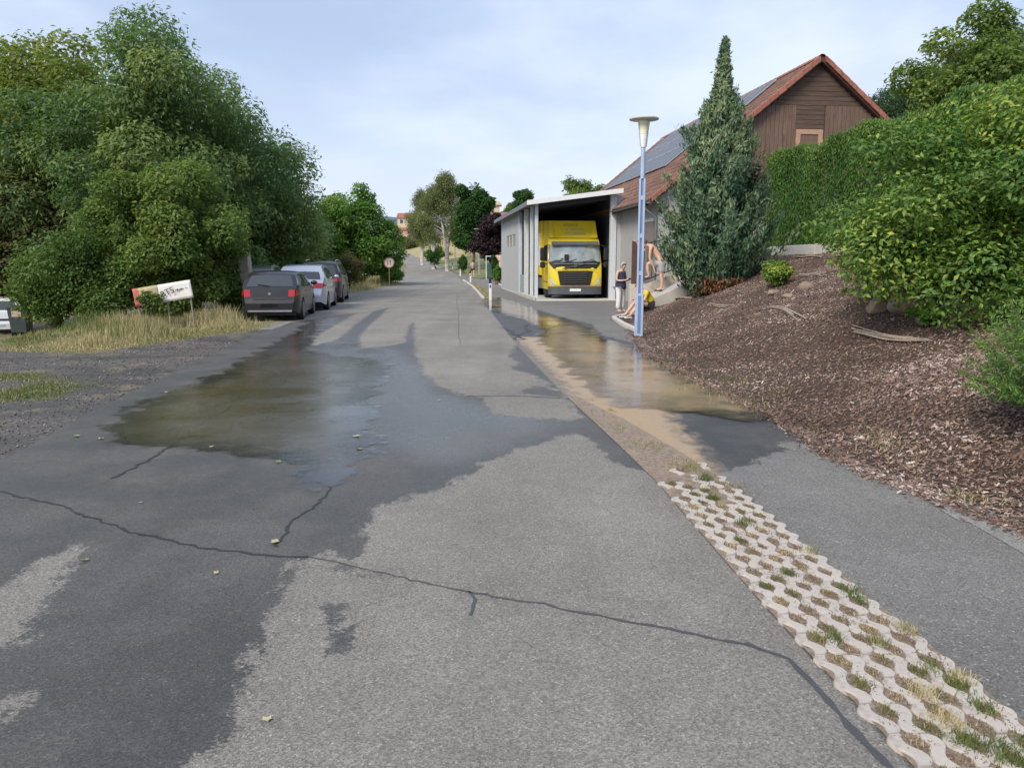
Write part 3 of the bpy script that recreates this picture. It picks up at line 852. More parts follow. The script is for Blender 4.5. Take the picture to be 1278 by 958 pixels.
def trunk_limbs(root, clumps, base_h, r0, mat, lean=(0, 0), seed=0, limbs=9):
    g = random.Random(seed)
    cz = sum(c[2] for c in clumps)/len(clumps); cx = sum(c[0] for c in clumps)/len(clumps); cy = sum(c[1] for c in clumps)/len(clumps)
    top = Vector((cx, cy, cz*1.05))
    b = MB()
    pts = [Vector((0, 0, -0.15)), Vector((lean[0]*.2, lean[1]*.2, base_h*.5)), Vector((top.x*.45+lean[0]*.4, top.y*.45, base_h)), top.lerp(Vector((0, 0, base_h)), .35), top]
    b.tube(pts, [r0*1.25, r0, r0*.85, r0*.55, r0*.2], 9)
    b.build('trunk', mat, root, 60)
    for c in g.sample(list(clumps), min(limbs, len(clumps))):
        s = pts[2].lerp(pts[4], g.uniform(0, .7)); e = Vector(c[:3]); m = s.lerp(e, .5) + Vector((g.uniform(-.2, .2), g.uniform(-.2, .2), abs(e.z-s.z)*.12))
        bb = MB(); bb.tube([s, m, e], [r0*.45, r0*.28, r0*.10], 6)
        bb.build('limb', mat, root, 60)
def make_tree(name, label, loc, c, rad, nclump, nleaf, L, mat, seed, r0=0.18, group=None, bark=None, base_h=None, **kw):
    z = float(terrain(loc[0], loc[1])) if len(loc) == 2 else loc[2]
    root = thing(name, label, 'shrub' if 'shrub' in name or 'bush' in name else 'tree', (loc[0], loc[1], z), 0, group)
    ck = {k: kw.pop(k) for k in ('lo', 'hi', 'size', 'flat') if k in kw}
    cl = crown_clumps(c, rad, nclump, seed, **ck)
    cl.append((*c, rad[0]*.62, rad[1]*.62, rad[2]*.62))
    cl += kw.pop('extra', [])
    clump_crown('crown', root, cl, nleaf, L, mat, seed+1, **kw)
    trunk_limbs(root, cl, base_h if base_h else max(0.4, c[2]-rad[2]*.8), r0, bark or m_bark, (0, 0), seed)
    return root
m_leaf_dark = leafmat('locust_leaves', (0.070, 0.140, 0.056), (0.150, 0.240, 0.095), (0.31, 0.37, 0.15))
m_leaf_mid = leafmat('hazel_leaves', (0.070, 0.135, 0.032), (0.145, 0.225, 0.058), (0.29, 0.35, 0.10))
m_leaf_yel = leafmat('yellowing_leaves', (0.10, 0.155, 0.036), (0.19, 0.245, 0.06), (0.36, 0.38, 0.12))
m_leaf_bright = leafmat('bright_leaves', (0.055, 0.14, 0.024), (0.11, 0.23, 0.040), (0.22, 0.34, 0.08))
m_leaf_birch = leafmat('birch_leaves', (0.11, 0.145, 0.06), (0.17, 0.205, 0.09), (0.28, 0.30, 0.14))
m_leaf_deep = leafmat('deep_leaves', (0.022, 0.075, 0.020), (0.045, 0.125, 0.030), (0.085, 0.18, 0.045))
m_leaf_purple = leafmat('purple_leaves', (0.012, 0.006, 0.009), (0.025, 0.012, 0.017), (0.05, 0.025, 0.03), 0.15)
m_leaf_shrub = leafmat('glossy_leaves', (0.050, 0.120, 0.024), (0.135, 0.240, 0.046), (0.42, 0.48, 0.09), 0.3, 0.42)
m_leaf_brown = leafmat('withered_leaves', (0.05, 0.075, 0.025), (0.11, 0.115, 0.045), (0.19, 0.16, 0.08))

# trees and bushes left of the road
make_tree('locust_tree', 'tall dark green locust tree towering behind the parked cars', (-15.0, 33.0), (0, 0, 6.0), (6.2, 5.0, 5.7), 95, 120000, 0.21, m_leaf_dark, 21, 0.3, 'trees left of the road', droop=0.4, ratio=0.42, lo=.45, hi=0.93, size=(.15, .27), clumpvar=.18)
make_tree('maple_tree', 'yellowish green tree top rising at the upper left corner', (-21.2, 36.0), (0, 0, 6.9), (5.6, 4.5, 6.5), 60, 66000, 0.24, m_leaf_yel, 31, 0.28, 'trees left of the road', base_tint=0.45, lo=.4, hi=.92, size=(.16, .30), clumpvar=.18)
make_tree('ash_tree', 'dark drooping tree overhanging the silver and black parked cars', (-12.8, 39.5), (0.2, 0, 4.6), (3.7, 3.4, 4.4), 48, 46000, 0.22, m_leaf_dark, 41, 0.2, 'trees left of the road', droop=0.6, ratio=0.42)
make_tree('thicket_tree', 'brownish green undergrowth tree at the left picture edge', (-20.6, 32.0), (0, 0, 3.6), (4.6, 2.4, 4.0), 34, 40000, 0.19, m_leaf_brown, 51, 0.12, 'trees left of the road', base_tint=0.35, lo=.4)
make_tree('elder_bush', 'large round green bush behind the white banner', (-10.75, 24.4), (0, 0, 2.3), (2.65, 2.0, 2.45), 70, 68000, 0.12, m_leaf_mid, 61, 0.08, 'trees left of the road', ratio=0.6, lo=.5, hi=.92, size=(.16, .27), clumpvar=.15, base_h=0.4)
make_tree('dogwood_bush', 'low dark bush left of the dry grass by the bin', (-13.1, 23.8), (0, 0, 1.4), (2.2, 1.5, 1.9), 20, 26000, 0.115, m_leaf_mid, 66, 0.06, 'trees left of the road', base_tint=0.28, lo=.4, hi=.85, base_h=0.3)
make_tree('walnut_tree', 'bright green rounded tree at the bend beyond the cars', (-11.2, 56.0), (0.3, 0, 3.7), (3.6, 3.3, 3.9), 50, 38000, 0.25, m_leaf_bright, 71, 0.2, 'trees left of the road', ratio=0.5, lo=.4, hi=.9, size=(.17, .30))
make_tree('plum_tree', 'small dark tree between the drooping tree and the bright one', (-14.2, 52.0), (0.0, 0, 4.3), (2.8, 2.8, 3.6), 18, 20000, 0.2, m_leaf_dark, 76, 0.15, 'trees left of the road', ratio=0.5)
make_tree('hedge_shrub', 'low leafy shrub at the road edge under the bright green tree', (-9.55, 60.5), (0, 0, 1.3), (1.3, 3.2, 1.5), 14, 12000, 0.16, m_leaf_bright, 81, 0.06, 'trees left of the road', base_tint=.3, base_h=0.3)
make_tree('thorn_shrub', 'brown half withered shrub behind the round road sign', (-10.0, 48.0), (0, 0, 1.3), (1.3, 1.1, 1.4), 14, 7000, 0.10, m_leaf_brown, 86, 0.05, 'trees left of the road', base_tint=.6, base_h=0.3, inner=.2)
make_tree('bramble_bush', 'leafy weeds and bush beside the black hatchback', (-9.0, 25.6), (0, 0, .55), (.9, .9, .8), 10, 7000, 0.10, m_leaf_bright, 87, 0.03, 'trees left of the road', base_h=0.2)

make_tree('thicket_tree', 'dim undergrowth tree in the gap behind the left bushes', (-16.5, 40.0), (0, 0, 3.4), (4.2, 3.0, 3.4), 24, 20000, .26, m_leaf_dark, 91, .12, 'trees left of the road')
make_tree('thicket_tree', 'dim undergrowth tree far left behind the white car', (-25.0, 38.0), (0, 0, 3.6), (4.6, 3.0, 3.8), 24, 20000, .26, m_leaf_mid, 92, .12, 'trees left of the road')
make_tree('thicket_tree', 'dim undergrowth tree in the shade beyond the hidden dark car', (-13.2, 46.0), (0, 0, 3.0), (3.0, 3.0, 3.2), 20, 14000, .25, m_leaf_dark, 93, .12, 'trees left of the road')
# trees and bushes further along, right of the road
def far(px, d): return (at(px, 330, d).x, d)
def birch(label, px, d, top_py, w, seed, n):
    x, y = far(px, d); z = float(terrain(x, y)); h = at(px, top_py, d).z - z
    root = thing('birch_tree', label, 'tree', (x, y, z), 0, 'birches along the road')
    g = np.random.default_rng(seed); cl = []
    for i in range(34):
        u = g.random()**.8; r = w*math.sin(math.pi*min(1, .18+.82*u)**.8)*.85
        a = g.uniform(0, 6.28); q = g.random()**.5
        cl.append((r*q*math.cos(a), r*q*math.sin(a), h*(.30+.63*u), w*.30, w*.30, h*.10))
    clump_crown('crown', root, cl, n, 0.24, m_leaf_birch, seed, droop=1.2, ratio=.42, inner=.15, upb=.2)
    for k in range(2):
        s = -1 if k else 1
        b = MB(); b.tube([(0, 0, -.1), (.05*s, 0, h*.22), (.30*s*w/2, .1, h*.5), (.36*s*w/2, .1, h*.93)], [.30, .22, .15, .04], 8)
        b.build('trunk', m_birch_bark, root, 60)
    for k in range(10):
        a = g.uniform(0, 6.28); z0 = h*g.uniform(.3, .75); r = w*.6
        b = MB(); b.tube([(0.1, 0, z0), (r*.5*math.cos(a), r*.5*math.sin(a), z0+h*.07), (r*math.cos(a), r*math.sin(a), z0+h*.11)], [.07, .05, .02], 5)
        b.build('limb', m_birch_bark, root, 60)
birch('tallest pale birch with forked white trunk by the far road', 558, 104, 214, 4.1, 101, 36000)
birch('thin birch left of the tallest one by the far road', 541, 112, 232, 3.3, 102, 20000)
birch('short birch nearest to the pink houses in the distance', 527, 128, 236, 3.3, 103, 16000)
def ftree(name, label, px, d, top, bot, wpx, n, mat, seed, nl=22, **kw):
    x, y = far(px, d); z = float(terrain(x, y)); zt, zb = at(px, top, d).z - z, at(px, bot, d).z - z
    w = wpx/FOCAL*d/2
    if 'bush' in name or 'shrub' in name: zb = .02
    return make_tree(name, label, (x, y), (0, 0, (zt+zb)/2), (w, w, (zt-zb)/2), nl, n, kw.pop('L', 0.28), mat, seed, .2, 'trees beyond the garage', **kw)
ftree('maple_tree', 'dense deep green tree right of the birches', 590, 98, 210, 335, 60, 34000, m_leaf_deep, 111, hi=.85, L=.36)
ftree('copper_beech', 'dark purple leaved tree between birches and garage', 612, 80, 258, 336, 54, 20000, m_leaf_purple, 112, hi=.85)
ftree('lime_tree', 'round dark tree seen above the garage roof', 654, 125, 226, 290, 40, 12000, m_leaf_deep, 113, L=.35)
ftree('lime_tree', 'small tree top left of the beige tower house', 604, 150, 234, 300, 34, 7000, m_leaf_mid, 114, L=.4)
ftree('lime_tree', 'low tree top between tower house and garage roof', 637, 140, 243, 300, 30, 7000, m_leaf_mid, 115, L=.4)
ftree('ash_tree', 'feathery green tree top behind the barn roof left end', 727, 82, 212, 300, 72, 20000, m_leaf_mid, 116, L=.28, inner=.2)
ftree('box_bush', 'round green bush beside the two street lamps', 578, 92, 313, 331, 17, 5000, m_leaf_deep, 117, 8, L=.16)
ftree('box_bush', 'dark bush under the forked birch trunk', 543, 112, 308, 322, 24, 4500, m_leaf_deep, 118, 8, L=.18)
ftree('garden_shrub', 'leafy shrub in the planter beside the garage', 621, 58, 326, 350, 15, 5000, m_leaf_bright, 119, 8, L=.13)
ftree('garden_shrub', 'dark shrub by the white gate frame', 618, 66, 313, 340, 14, 5000, m_leaf_deep, 120, 8, L=.13)
make_tree('oak_tree', 'tall tree rising behind the hedge at the top right corner', (18.9, 32.0, 1.8), (0, 0, 6.0), (3.7, 3.4, 3.7), 60, 50000, 0.2, m_leaf_mid, 121, .3, base_tint=.5, lo=.4, hi=.92, size=(.17, .28))

# the blue-green cypress on the bank
m_cyp = leafmat('cypress_sprays', (0.034, 0.085, 0.048), (0.085, 0.155, 0.088), (0.31, 0.36, 0.18), 0.15, 0.6)
m_dead = leafmat('dead_sprays', (0.10, 0.045, 0.022), (0.20, 0.09, 0.045), (0.30, 0.16, 0.09), 0.15)
def cypress():
    q = at(893, 345, 22.4)
    z0 = float(bank(q.x, q.y)) - .05
    root = thing('cypress', 'tall blue green cypress with bare spire on the bank', 'conifer', (q.x, q.y, z0))
    H = at(905, 42, 22.4).z - z0 - .32
    g = np.random.default_rng(5)
    prof_t = [0, .04, .10, .20, .32, .45, .58, .70, .80, .88, .95, 1.0]
    prof_r = [.60, 1.12, 1.42, 1.50, 1.42, 1.14, .84, .52, .27, .14, .06, .02]
    nb = 380
    sp_t = (np.arange(nb)/nb)**1.15; sp_a = np.arange(nb)*2.4 + g.normal(0, .3, nb)
    V, T, TT, base = [], [], [], 0
    for i in range(nb):       # upswept branch plumes
        tt = sp_t[i]; r = np.interp(tt, prof_t, prof_r)*g.uniform(.62, 1.16)*(1.35 if g.random() < .07 else 1)
        a = sp_a[i]; n = int(60 + 170*min(1, r))
        out = np.array([math.cos(a), math.sin(a), 0])
        lean = .75 if tt < .5 else 1.0
        tipz = H*tt + .30*r + .25; basez = H*tt - .25*r
        u = g.random(n)
        c = out[None, :]*(r*(.45 + .6*u))[:, None]; c[:, 2] = basez + (tipz-basez)*u**1.2
        fat = (.22*(1-u)**.5 + .05)*min(1, .35+r)
        c += g.normal(0, 1, (n, 3))*fat[:, None]*.55
        along = out[None, :]*.55 + np.array([0, 0, lean]) + g.normal(0, .30, (n, 3))
        if tt > .72: along[:, 2] *= g.choice([1, .2], n)
        nrm = out[None, :] + g.normal(0, .6, (n, 3))
        L = g.uniform(.09, .20, n)
        v, f = leaf_faces(c, nrm, L, L*.30, g, along, .1)
        V.append(v); T.append(f+base); base += len(v)
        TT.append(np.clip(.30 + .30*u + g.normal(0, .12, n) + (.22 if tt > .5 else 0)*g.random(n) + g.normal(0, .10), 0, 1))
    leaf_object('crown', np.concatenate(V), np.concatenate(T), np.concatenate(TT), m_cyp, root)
    n = 1000
    a = g.normal(-1.75, .45, n); r = g.uniform(.7, 1.15, n)
    c = np.stack([np.cos(a)*r+.1, np.sin(a)*r, g.uniform(.0, .42, n)], 1)
    L = g.uniform(.1, .2, n)
    v, f = leaf_faces(c, g.normal(0, 1, (n, 3)), L, L*.3, g, np.stack([np.cos(a), np.sin(a), -g.random(n)], 1))
    leaf_object('dead_foliage', v, f, g.random(n), m_dead, root)['label'] = 'rust brown dead sprays at the base'
    b = MB(); b.tube([(0, 0, -.2), (0, 0, H*.3), (.02, 0, H*.7), (.12, 0, H*.97)], [.16, .12, .06, .012], 8); b.build('trunk', m_bark, root, 60)
cypress()

# clipped hedge along the property line
m_hedge = leafmat('thuja_sprays', (0.030, 0.090, 0.020), (0.072, 0.160, 0.028), (0.18, 0.26, 0.055), 0.2, 0.6)
def hedge():
    A, B = np.array([9.35, 29.3]), np.array([10.9, 12.5])
    L = np.linalg.norm(B-A); tdir = (B-A)/L; nout = np.array([tdir[1], -tdir[0]]); nout = nout if nout[0] < 0 else -nout
    root = thing('thuja_hedge', 'tall clipped green thuja hedge above the bank', 'hedge', (A[0], A[1], PLATEAU))
    g = np.random.default_rng(9); n = 120000
    s = g.random(n)*L; top = 3.42 + .12*np.sin(s*1.3) + .08*np.sin(s*3.1) + .10*g.normal(0, 1, n)*.5
    face = g.random(n)
    zz = g.random(n)*top; dep = g.random(n)**1.8*.35 + .07*np.sin(s*2.2)*np.sin(zz*1.7)
    ist = face > .78
    off = np.where(ist, g.uniform(.0, 1.1, n), dep); zz = np.where(ist, top - g.random(n)**2*.25, zz)
    iend = (face > .70) & ~ist
    s = np.where(iend, -.1 + g.random(n)**2*.35, s); off = np.where(iend, g.uniform(0, 1.1, n), off)
    xy = tdir[None, :]*s[:, None] - nout[None, :]*off[:, None]
    pos = np.stack([xy[:, 0], xy[:, 1], zz - .03], 1)
    nrm = np.stack([np.full(n, nout[0]), np.full(n, nout[1]), np.where(ist, .4, .1)], 1) + g.normal(0, .45, (n, 3))
    al = np.stack([g.normal(0, .28, n)+nout[0]*.25, g.normal(0, .28, n)+nout[1]*.25, np.ones(n)], 1)
    Ln = g.uniform(.06, .15, n)
    v, f = leaf_faces(pos, nrm, Ln, Ln*.34, g, al, .1)
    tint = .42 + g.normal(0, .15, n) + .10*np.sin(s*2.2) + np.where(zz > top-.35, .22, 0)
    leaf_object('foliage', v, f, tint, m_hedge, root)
    for k in range(int(L/0.9)):
        b = MB(); q = tdir*(.4+k*.9) - nout*.55
        b.tube([(q[0], q[1], -.1), (q[0], q[1], 1.6), (q[0], q[1], 3.2)], [.06, .045, .01], 6); b.build('trunk', m_bark, root, 60)
    b = MB()     # dim wooded inside of the hedge
    for k in range(24):
        q = tdir*(L*(k+.5)/24) - nout*.58
        b.tube([(q[0]+.1, q[1], .3), (q[0]-.1, q[1]+.2, 3.1)], .10, 5)
    b.build('branches', m_bark, root, 60)
hedge()
m_plinth = plain('plinth_concrete', (0.52, 0.50, 0.46), 0.85, var=.15, bump=.3)
o = thing('plinth_wall', 'low whitish concrete plinth wall under the hedge', 'wall', (8.85, 28.0, PLATEAU-.2))
for k in range(8):
    a = Vector((.0+.093*k*1.05*2.0, -1.05*2*k, 0)); 
    M = Matrix.Translation(a) @ Matrix.Rotation(R(5.3), 4, 'Z')
    MB().box((-.06, -2.09, 0), (.06, 0, .34+.02*(k % 3)), 0, M, .012).build('slab', m_plinth, o)

# big leafy shrub, small shrub and juniper on the bank
def shrub_on_bank(name, label, x, y, c, rad, ncl, n, L, mat, seed, **kw):
    return make_tree(name, label, (x, y, float(bank(x, y))), c, rad, ncl, n, L, mat, seed, kw.pop('r0', .06), None, base_h=.4, **kw)
shrub_on_bank('laurel_shrub', 'huge glossy leaved shrub with yellow green tips on the right bank', 7.25, 10.9, (0, 0, .85), (2.85, 2.5, 1.85), 84, 125000, 0.085, m_leaf_shrub, 131, extra=[(-1.6, -1.5, .0, .75, .6, .6), (-.9, -2.0, -.25, .7, .6, .6), (0, -2.2, -.3, .7, .6, .6), (.9, -2.3, -.2, .7, .6, .7), (1.8, -2.3, .1, .8, .6, .8), (-2.3, -.6, .3, .7, .7, .7)], ratio=.5, lo=.5, hi=.88, size=(.17, .30), base_tint=.40, spread=.20, clumpvar=.16, upb=.6)
shrub_on_bank('spirea_shrub', 'small round yellowish green shrub in the middle of the bank', on_bank(968, 358).x, on_bank(968, 358).y, (0, 0, .32), (.46, .42, .36), 14, 6500, 0.075, m_leaf_shrub, 141, ratio=.4, r0=.02, base_tint=.55)
shrub_on_bank('ivy_shrub', 'low leafy sprout between the boulders', on_bank(1160, 405).x, on_bank(1160, 405).y, (0, 0, .14), (.30, .25, .18), 8, 1500, 0.075, m_leaf_bright, 142, r0=.015)
m_jun = leafmat('yew_needles', (0.030, 0.09, 0.022), (0.080, 0.18, 0.04), (0.19, 0.30, 0.07), .2)
def yew():
    q = on_bank(1262, 545); q = Vector((4.42, 5.90, 0)); q.z = float(bank(q.x, q.y))
    root = thing('yew_shrub', 'needle leaved green shrub cut off by the right picture edge', 'shrub', q)
    g = np.random.default_rng(15); V, T, TT, base = [], [], [], 0
    for i in range(340):
        a = g.uniform(0, 6.28); el = g.uniform(.15, 1.35)
        d = np.array([math.cos(a)*math.cos(el), math.sin(a)*math.cos(el), math.sin(el)])
        R0 = (.70 + .35*math.sin(el))*g.uniform(.75, 1.12)
        n = 120
        u = g.random(n)**.7
        c = d[None, :]*(R0*(.35+.65*u))[:, None] + np.array([0, 0, .12]); c[:, 2] += .10*u*u
        c += g.normal(0, .015, (n, 3))
        sd = g.normal(0, 1, (n, 3)); sd -= d*(sd@d)[:, None]; sd /= np.linalg.norm(sd, axis=1)[:, None]
        al = d*.7 + sd; L = g.uniform(.030, .055, n)
        c += sd*.012
        v, f = leaf_faces(c, g.normal(0, 1, (n, 3)), L, L*.16+.003, g, al, .05)
        V.append(v); T.append(f+base); base += len(v); TT.append(.25 + .55*u + g.normal(0, .1, n))
        if i % 3 == 0:
            bb = MB(); bb.tube([(0, 0, .05), tuple(d*R0*.5+np.array([0, 0, .12])), tuple(d*R0*.97+np.array([0, 0, .2]))], [.012, .008, .003], 5); bb.build('stem', m_bark, root, 60)
    leaf_object('foliage', np.concatenate(V), np.concatenate(T), np.concatenate(TT), m_jun, root)
yew()

# grass: tall dry stand on the left verge, short patch at the track, verge by the road sign
def grass_area(name, label, poly, n, h, tints, seed, w=.012, lean=.3, clump=True):
    g = np.random.default_rng(seed); poly = np.array(GP(poly)); lo, hi = poly.min(0), poly.max(0)
    P = g.uniform(lo, hi, (n*5, 2)); d = poly_sdf(P, poly)
    keep = d > g.uniform(-.25, .1, len(P))
    if clump: keep &= (np.sin(P[:, 0]*2.3+seed)*np.sin(P[:, 1]*1.9) + g.normal(0, .35, len(P)) > -.15)
    P = P[keep][:n]; d = d[keep][:n]
    z = terrain(P[:, 0], P[:, 1]) - .018
    hh = g.uniform(*h, len(P))*np.clip(.25 + d*.9, .25, 1)*(.7+.5*np.sin(P[:, 0]*1.7)*np.sin(P[:, 1]*1.3+1))
    ti = g.choice(tints, len(P)) + g.normal(0, .09, len(P)) + .15*np.sin(P[:, 0]*.9)*np.sin(P[:, 1]*1.1)
    o = blades(name, np.column_stack([P, z]), hh, np.full(len(P), w), ti, m_grass, None, lean, seed)
    return tag(o, label)
grass_area('dry_grass', 'tall straw coloured grass on the left verge below the banner', [(85,438),(200,424),(300,411),(352,402),(330,398),(300,397),(255,398),(200,398),(150,400),(100,410),(60,428)], 13000, (.15, .62), [.30, .65, .85, .95], 201, .012, .26)
grass_area('mown_grass', 'short bleached grass along the edge of the left verge', [(0,438),(110,442),(200,428),(300,414),(362,403),(345,398),(200,416),(110,430),(0,430)], 16000, (.05, .16), [.3, .6, .9], 202, .012, .5, False)
grass_area('green_grass', 'green undergrowth at the foot of the left bushes', [(20,434),(100,420),(250,400),(310,396),(310,390),(240,388),(150,390),(60,405),(0,425)], 7000, (.2, .55), [.1, .3, .5], 203, .014, .35)
grass_area('track_grass', 'patch of short green grass beside the gravel track', [(-160,478),(-60,466),(60,463),(108,465),(112,480),(66,502),(0,528),(-120,550)], 34000, (.025, .08), [.08, .2, .35, .8], 204, .009, .7)
grass_area('verge_grass', 'dry grass by the round road sign', [(440,366),(470,360),(500,353),(490,349),(470,349),(440,352),(425,366)], 6000, (.3, .9), [.3, .5, .8, .95], 205, .02, .25, False)
# dim straw-coloured slope beside the far road
def field(name, quad, mat):
    b = MB(); n = 10
    A, B2, C2, D = [np.array(q) for q in quad]
    rows = [[tuple((A+(B2-A)*j/n)*(1-i/n) + (D+(C2-D)*j/n)*(i/n)) for j in range(n+1)] for i in range(n+1)]
    rows = [[(x, y, float(terrain(x, y))+.02+z) for (x, y, z) in r] for r in rows]
    b.grid(rows); o = b.build(name, mat, None, 60, False); o['kind'] = 'structure'; return o
m_straw = plain('straw_slope', (0.33, 0.27, 0.13), .95, var=.3, scale=.6, bump=.6, bscale=8)
m_lawn = plain('garden_lawn', (0.16, 0.17, 0.06), .95, var=.3, scale=.5, bump=.6, bscale=8)
make_tree('roadside_bush', 'scrubby bush on the straw slope beside the far road', (-14.5, 150), (0, 0, 1.2), (3.0, 3.0, 1.6), 12, 4500, .3, m_leaf_mid, 211, .06, 'trees beyond the garage', base_h=.4)
make_tree('roadside_bush', 'larger scrubby bush at the foot of the pink houses', (-25, 190), (0, 0, 1.6), (4.0, 3.0, 2.2), 12, 4500, .4, m_leaf_birch, 212, .06, 'trees beyond the garage', base_h=.4)
field('embankment', [(-14.5, 138, .0), (-30, 205, .0), (-18, 215, 3.0), (-6, 145, 1.2)], m_straw)
field('lawn', [(-3.2, 76, 0), (-14.2, 139, .0), (0, 145, 2.0), (6, 76, .8)], m_lawn)

# loose stones on the gravel track, fallen leaves on the road
g = np.random.default_rng(31); n = 9000
P = np.stack([-4.2 - 8*g.random(n)**1.3, 5 + 13*g.random(n)], 1)
P = P[(P[:, 0] < road_left(P[:, 1]) + .25*np.abs(g.normal(0, 1, n))*(g.random(n) < .15)) & (P[:, 1] < np.interp(P[:, 0], ex, ey))]
n = len(P); s = g.uniform(.005, .017, n)
d6 = np.array([(1,0,0),(0,1,0),(-1,0,0),(0,-1,0),(0,0,.7),(0,0,-.7)], dtype=float)
J = d6[None]*s[:, None, None]*g.uniform(.6, 1.3, (n, 6, 1))
V = (np.column_stack([P, terrain(P[:, 0], P[:, 1]) - .006 + s*.2])[:, None, :] + J).reshape(-1, 3)
i6 = np.arange(n)[:, None]*6
T = np.concatenate([i6+q for q in ([0,1,4],[1,2,4],[2,3,4],[3,0,4],[1,0,5],[2,1,5],[3,2,5],[0,3,5])], 0)
t = NT('loose_stone'); c = t.ramp(t.attr('tint'), [(0, (.05, .045, .045)), (.6, (.14, .125, .12)), (1, (.40, .37, .33))]); m_loose = t.finish(t.principled(Base_Color=c, Roughness=.85))
tag(link('loose_gravel', np_mesh('loose_gravel', V, T, {'tint': np.repeat(g.random(n)**1.6, 6)}), None, [m_loose]), 'loose stones scattered over the gravel track', None, None, 'stuff')

m_leaf_g = plain('fallen_green_leaf', (0.16, 0.22, 0.05), .5, var=.3, scale=40)
m_leaf_y = plain('fallen_pale_leaf', (0.42, 0.40, 0.20), .5, var=.3, scale=40)
def fallen(px, py, s, col, label, seed):
    x, y = G(px, py); gg = random.Random(seed)
    o = MB(); n = 9; top = []
    for i in range(n):
        a = 2*math.pi*i/n; r = s*(1 if i % 2 == 0 else .55)*gg.uniform(.75, 1.2)
        top.append((math.cos(a)*r*1.2, math.sin(a)*r, .004 + gg.uniform(0, .35)*s))
    o.v = top + [(0, 0, .003)]
    o.f = [(i, (i+1) % n, n) for i in range(n)]; o.m = [0]*n
    ob = o.build('fallen_leaf', col, None, None, False)
    ob.location = (x, y, .004); ob.rotation_euler = (0, 0, gg.uniform(0, 6))
    return tag(ob, label, 'leaf', 'leaves fallen on the road')
for i, (px, py, s, c, l) in enumerate([
    (343,677,.045,m_leaf_y,'pale leaf lying where two cracks meet on the wet road'), (106,700,.035,m_leaf_g,'green leaf beside the pale dry patch on the left'),
    (96,545,.05,m_leaf_g,'green leaf at the left road edge by the gravel'), (126,548,.04,m_leaf_y,'yellowish leaf at the left road edge, right of the green one'),
    (264,558,.035,m_leaf_y,'pale leaf on the olive puddle margin'), (348,577,.045,m_leaf_g,'leaf at the near edge of the olive puddle'),
    (270,716,.028,m_leaf_y,'small pale leaf on the dark wet road below the crack'), (335,899,.028,m_leaf_y,'pale leaf on the dry grey road near the bottom edge'),
    (208,490,.05,m_leaf_y,'leaf at the far margin of the olive puddle'), (449,561,.05,m_leaf_g,'leaf caught at the right edge of the olive puddle'),
    (445,545,.05,m_leaf_y,'pale leaf at the ripples on the puddle'), (176,628,.02,m_leaf_y,'tiny pale leaf just above the long crack'),
    (690,452,.03,m_leaf_g,'leaf on the tan mud beside the driveway'), (548,500,.03,m_leaf_y,'tiny pale leaf on the wet road centre')]):
    fallen(px, py, s*.72, c, l, i)
# ------------------------------------------------------------------ barn, garage, ramp
ANG = math.atan(0.11)
def TL(root, x, y, z=0.0): return root.matrix_basis @ Vector((x, y, z))
m_plaster = plain('grey_plaster', (0.36, 0.36, 0.35), .9, var=.08, scale=2, bump=.25, bscale=80)
m_plank = NT('weathered_planks')
t = m_plank; co = t.coord((9, 9, .7)); oi = t.node('ShaderNodeObjectInfo')
c = t.ramp(t.noise(3, 6, .7, co), [(.25, (.060, .038, .027)), (.5, (.145, .092, .066)), (.8, (.26, .18, .14))])
c = t.mix(t.math('MULTIPLY', oi.outputs['Random'], .5), c, (.16, .11, .085))
p = t.principled(Base_Color=c, Roughness=.85); t.l.new(t.bump(t.noise(6, 5, .7, co), .5, .01), p.inputs['Normal']); m_plank = t.finish(p)
t = NT('old_boards'); co = t.coord((.7, 9, 9)); oi = t.node('ShaderNodeObjectInfo')
c = t.ramp(t.noise(3, 6, .7, co), [(.25, (.040, .024, .018)), (.5, (.095, .058, .042)), (.8, (.19, .13, .10))])
c = t.mix(t.math('MULTIPLY', oi.outputs['Random'], .5), c, (.10, .075, .062))
p = t.principled(Base_Color=c, Roughness=.85); t.l.new(t.bump(t.noise(6, 5, .7, co), .5, .01), p.inputs['Normal']); m_board = t.finish(p)
m_newwood = plain('pale_wood', (.42, .26, .17), .7, var=.15, scale=8)
t = NT('clay_tiles'); oi = t.node('ShaderNodeObjectInfo')
nz = t.noise(.9, 5, .6); k = t.math('ADD', t.math('MULTIPLY', oi.outputs['Random'], .45), t.math('MULTIPLY', t.voro(3.1, None, 'Color'), .0))
cellc = t.node('ShaderNodeSeparateColor'); t.l.new(t.voro(3.2, None, 'Color'), cellc.inputs[0])
k = t.math('ADD', k, t.math('MULTIPLY', cellc.outputs[0], .45))
c = t.ramp(k, [(0, (.105, .060, .048)), (.5, (.20, .110, .085)), (1, (.30, .18, .14))])
c = t.mix(t.range(nz, .5, .75, 0, .5), c, (.16, .13, .11))
m_tile = t.finish(t.principled(Base_Color=c, Roughness=.8))
m_verge = plain('verge_clay', (.31, .12, .080), .7, var=.25, scale=4)
m_panel = NT('solar_cells'); t = m_panel
co = t.coord((6.2, 6.2, 1)); br = t.node('ShaderNodeTexBrick'); t.l.new(co, br.inputs[0]); br.offset = 0
for i, cc in ((1, (.020, .023, .032)), (2, (.026, .029, .038)), (3, (.09, .09, .10))): t.put(br.inputs[i], cc)
br.inputs['Scale'].default_value = 1; br.inputs['Mortar Size'].default_value = .03; br.inputs['Brick Width'].default_value = 1; br.inputs['Row Height'].default_value = 1
m_panel = t.finish(t.principled(Base_Color=br.outputs[0], Roughness=.34))
m_alu = plain('aluminium', (.50, .51, .53), .4, .6, var=.05)
m_zinc = plain('zinc_gutter', (.22, .22, .23), .45, .5, var=.1)
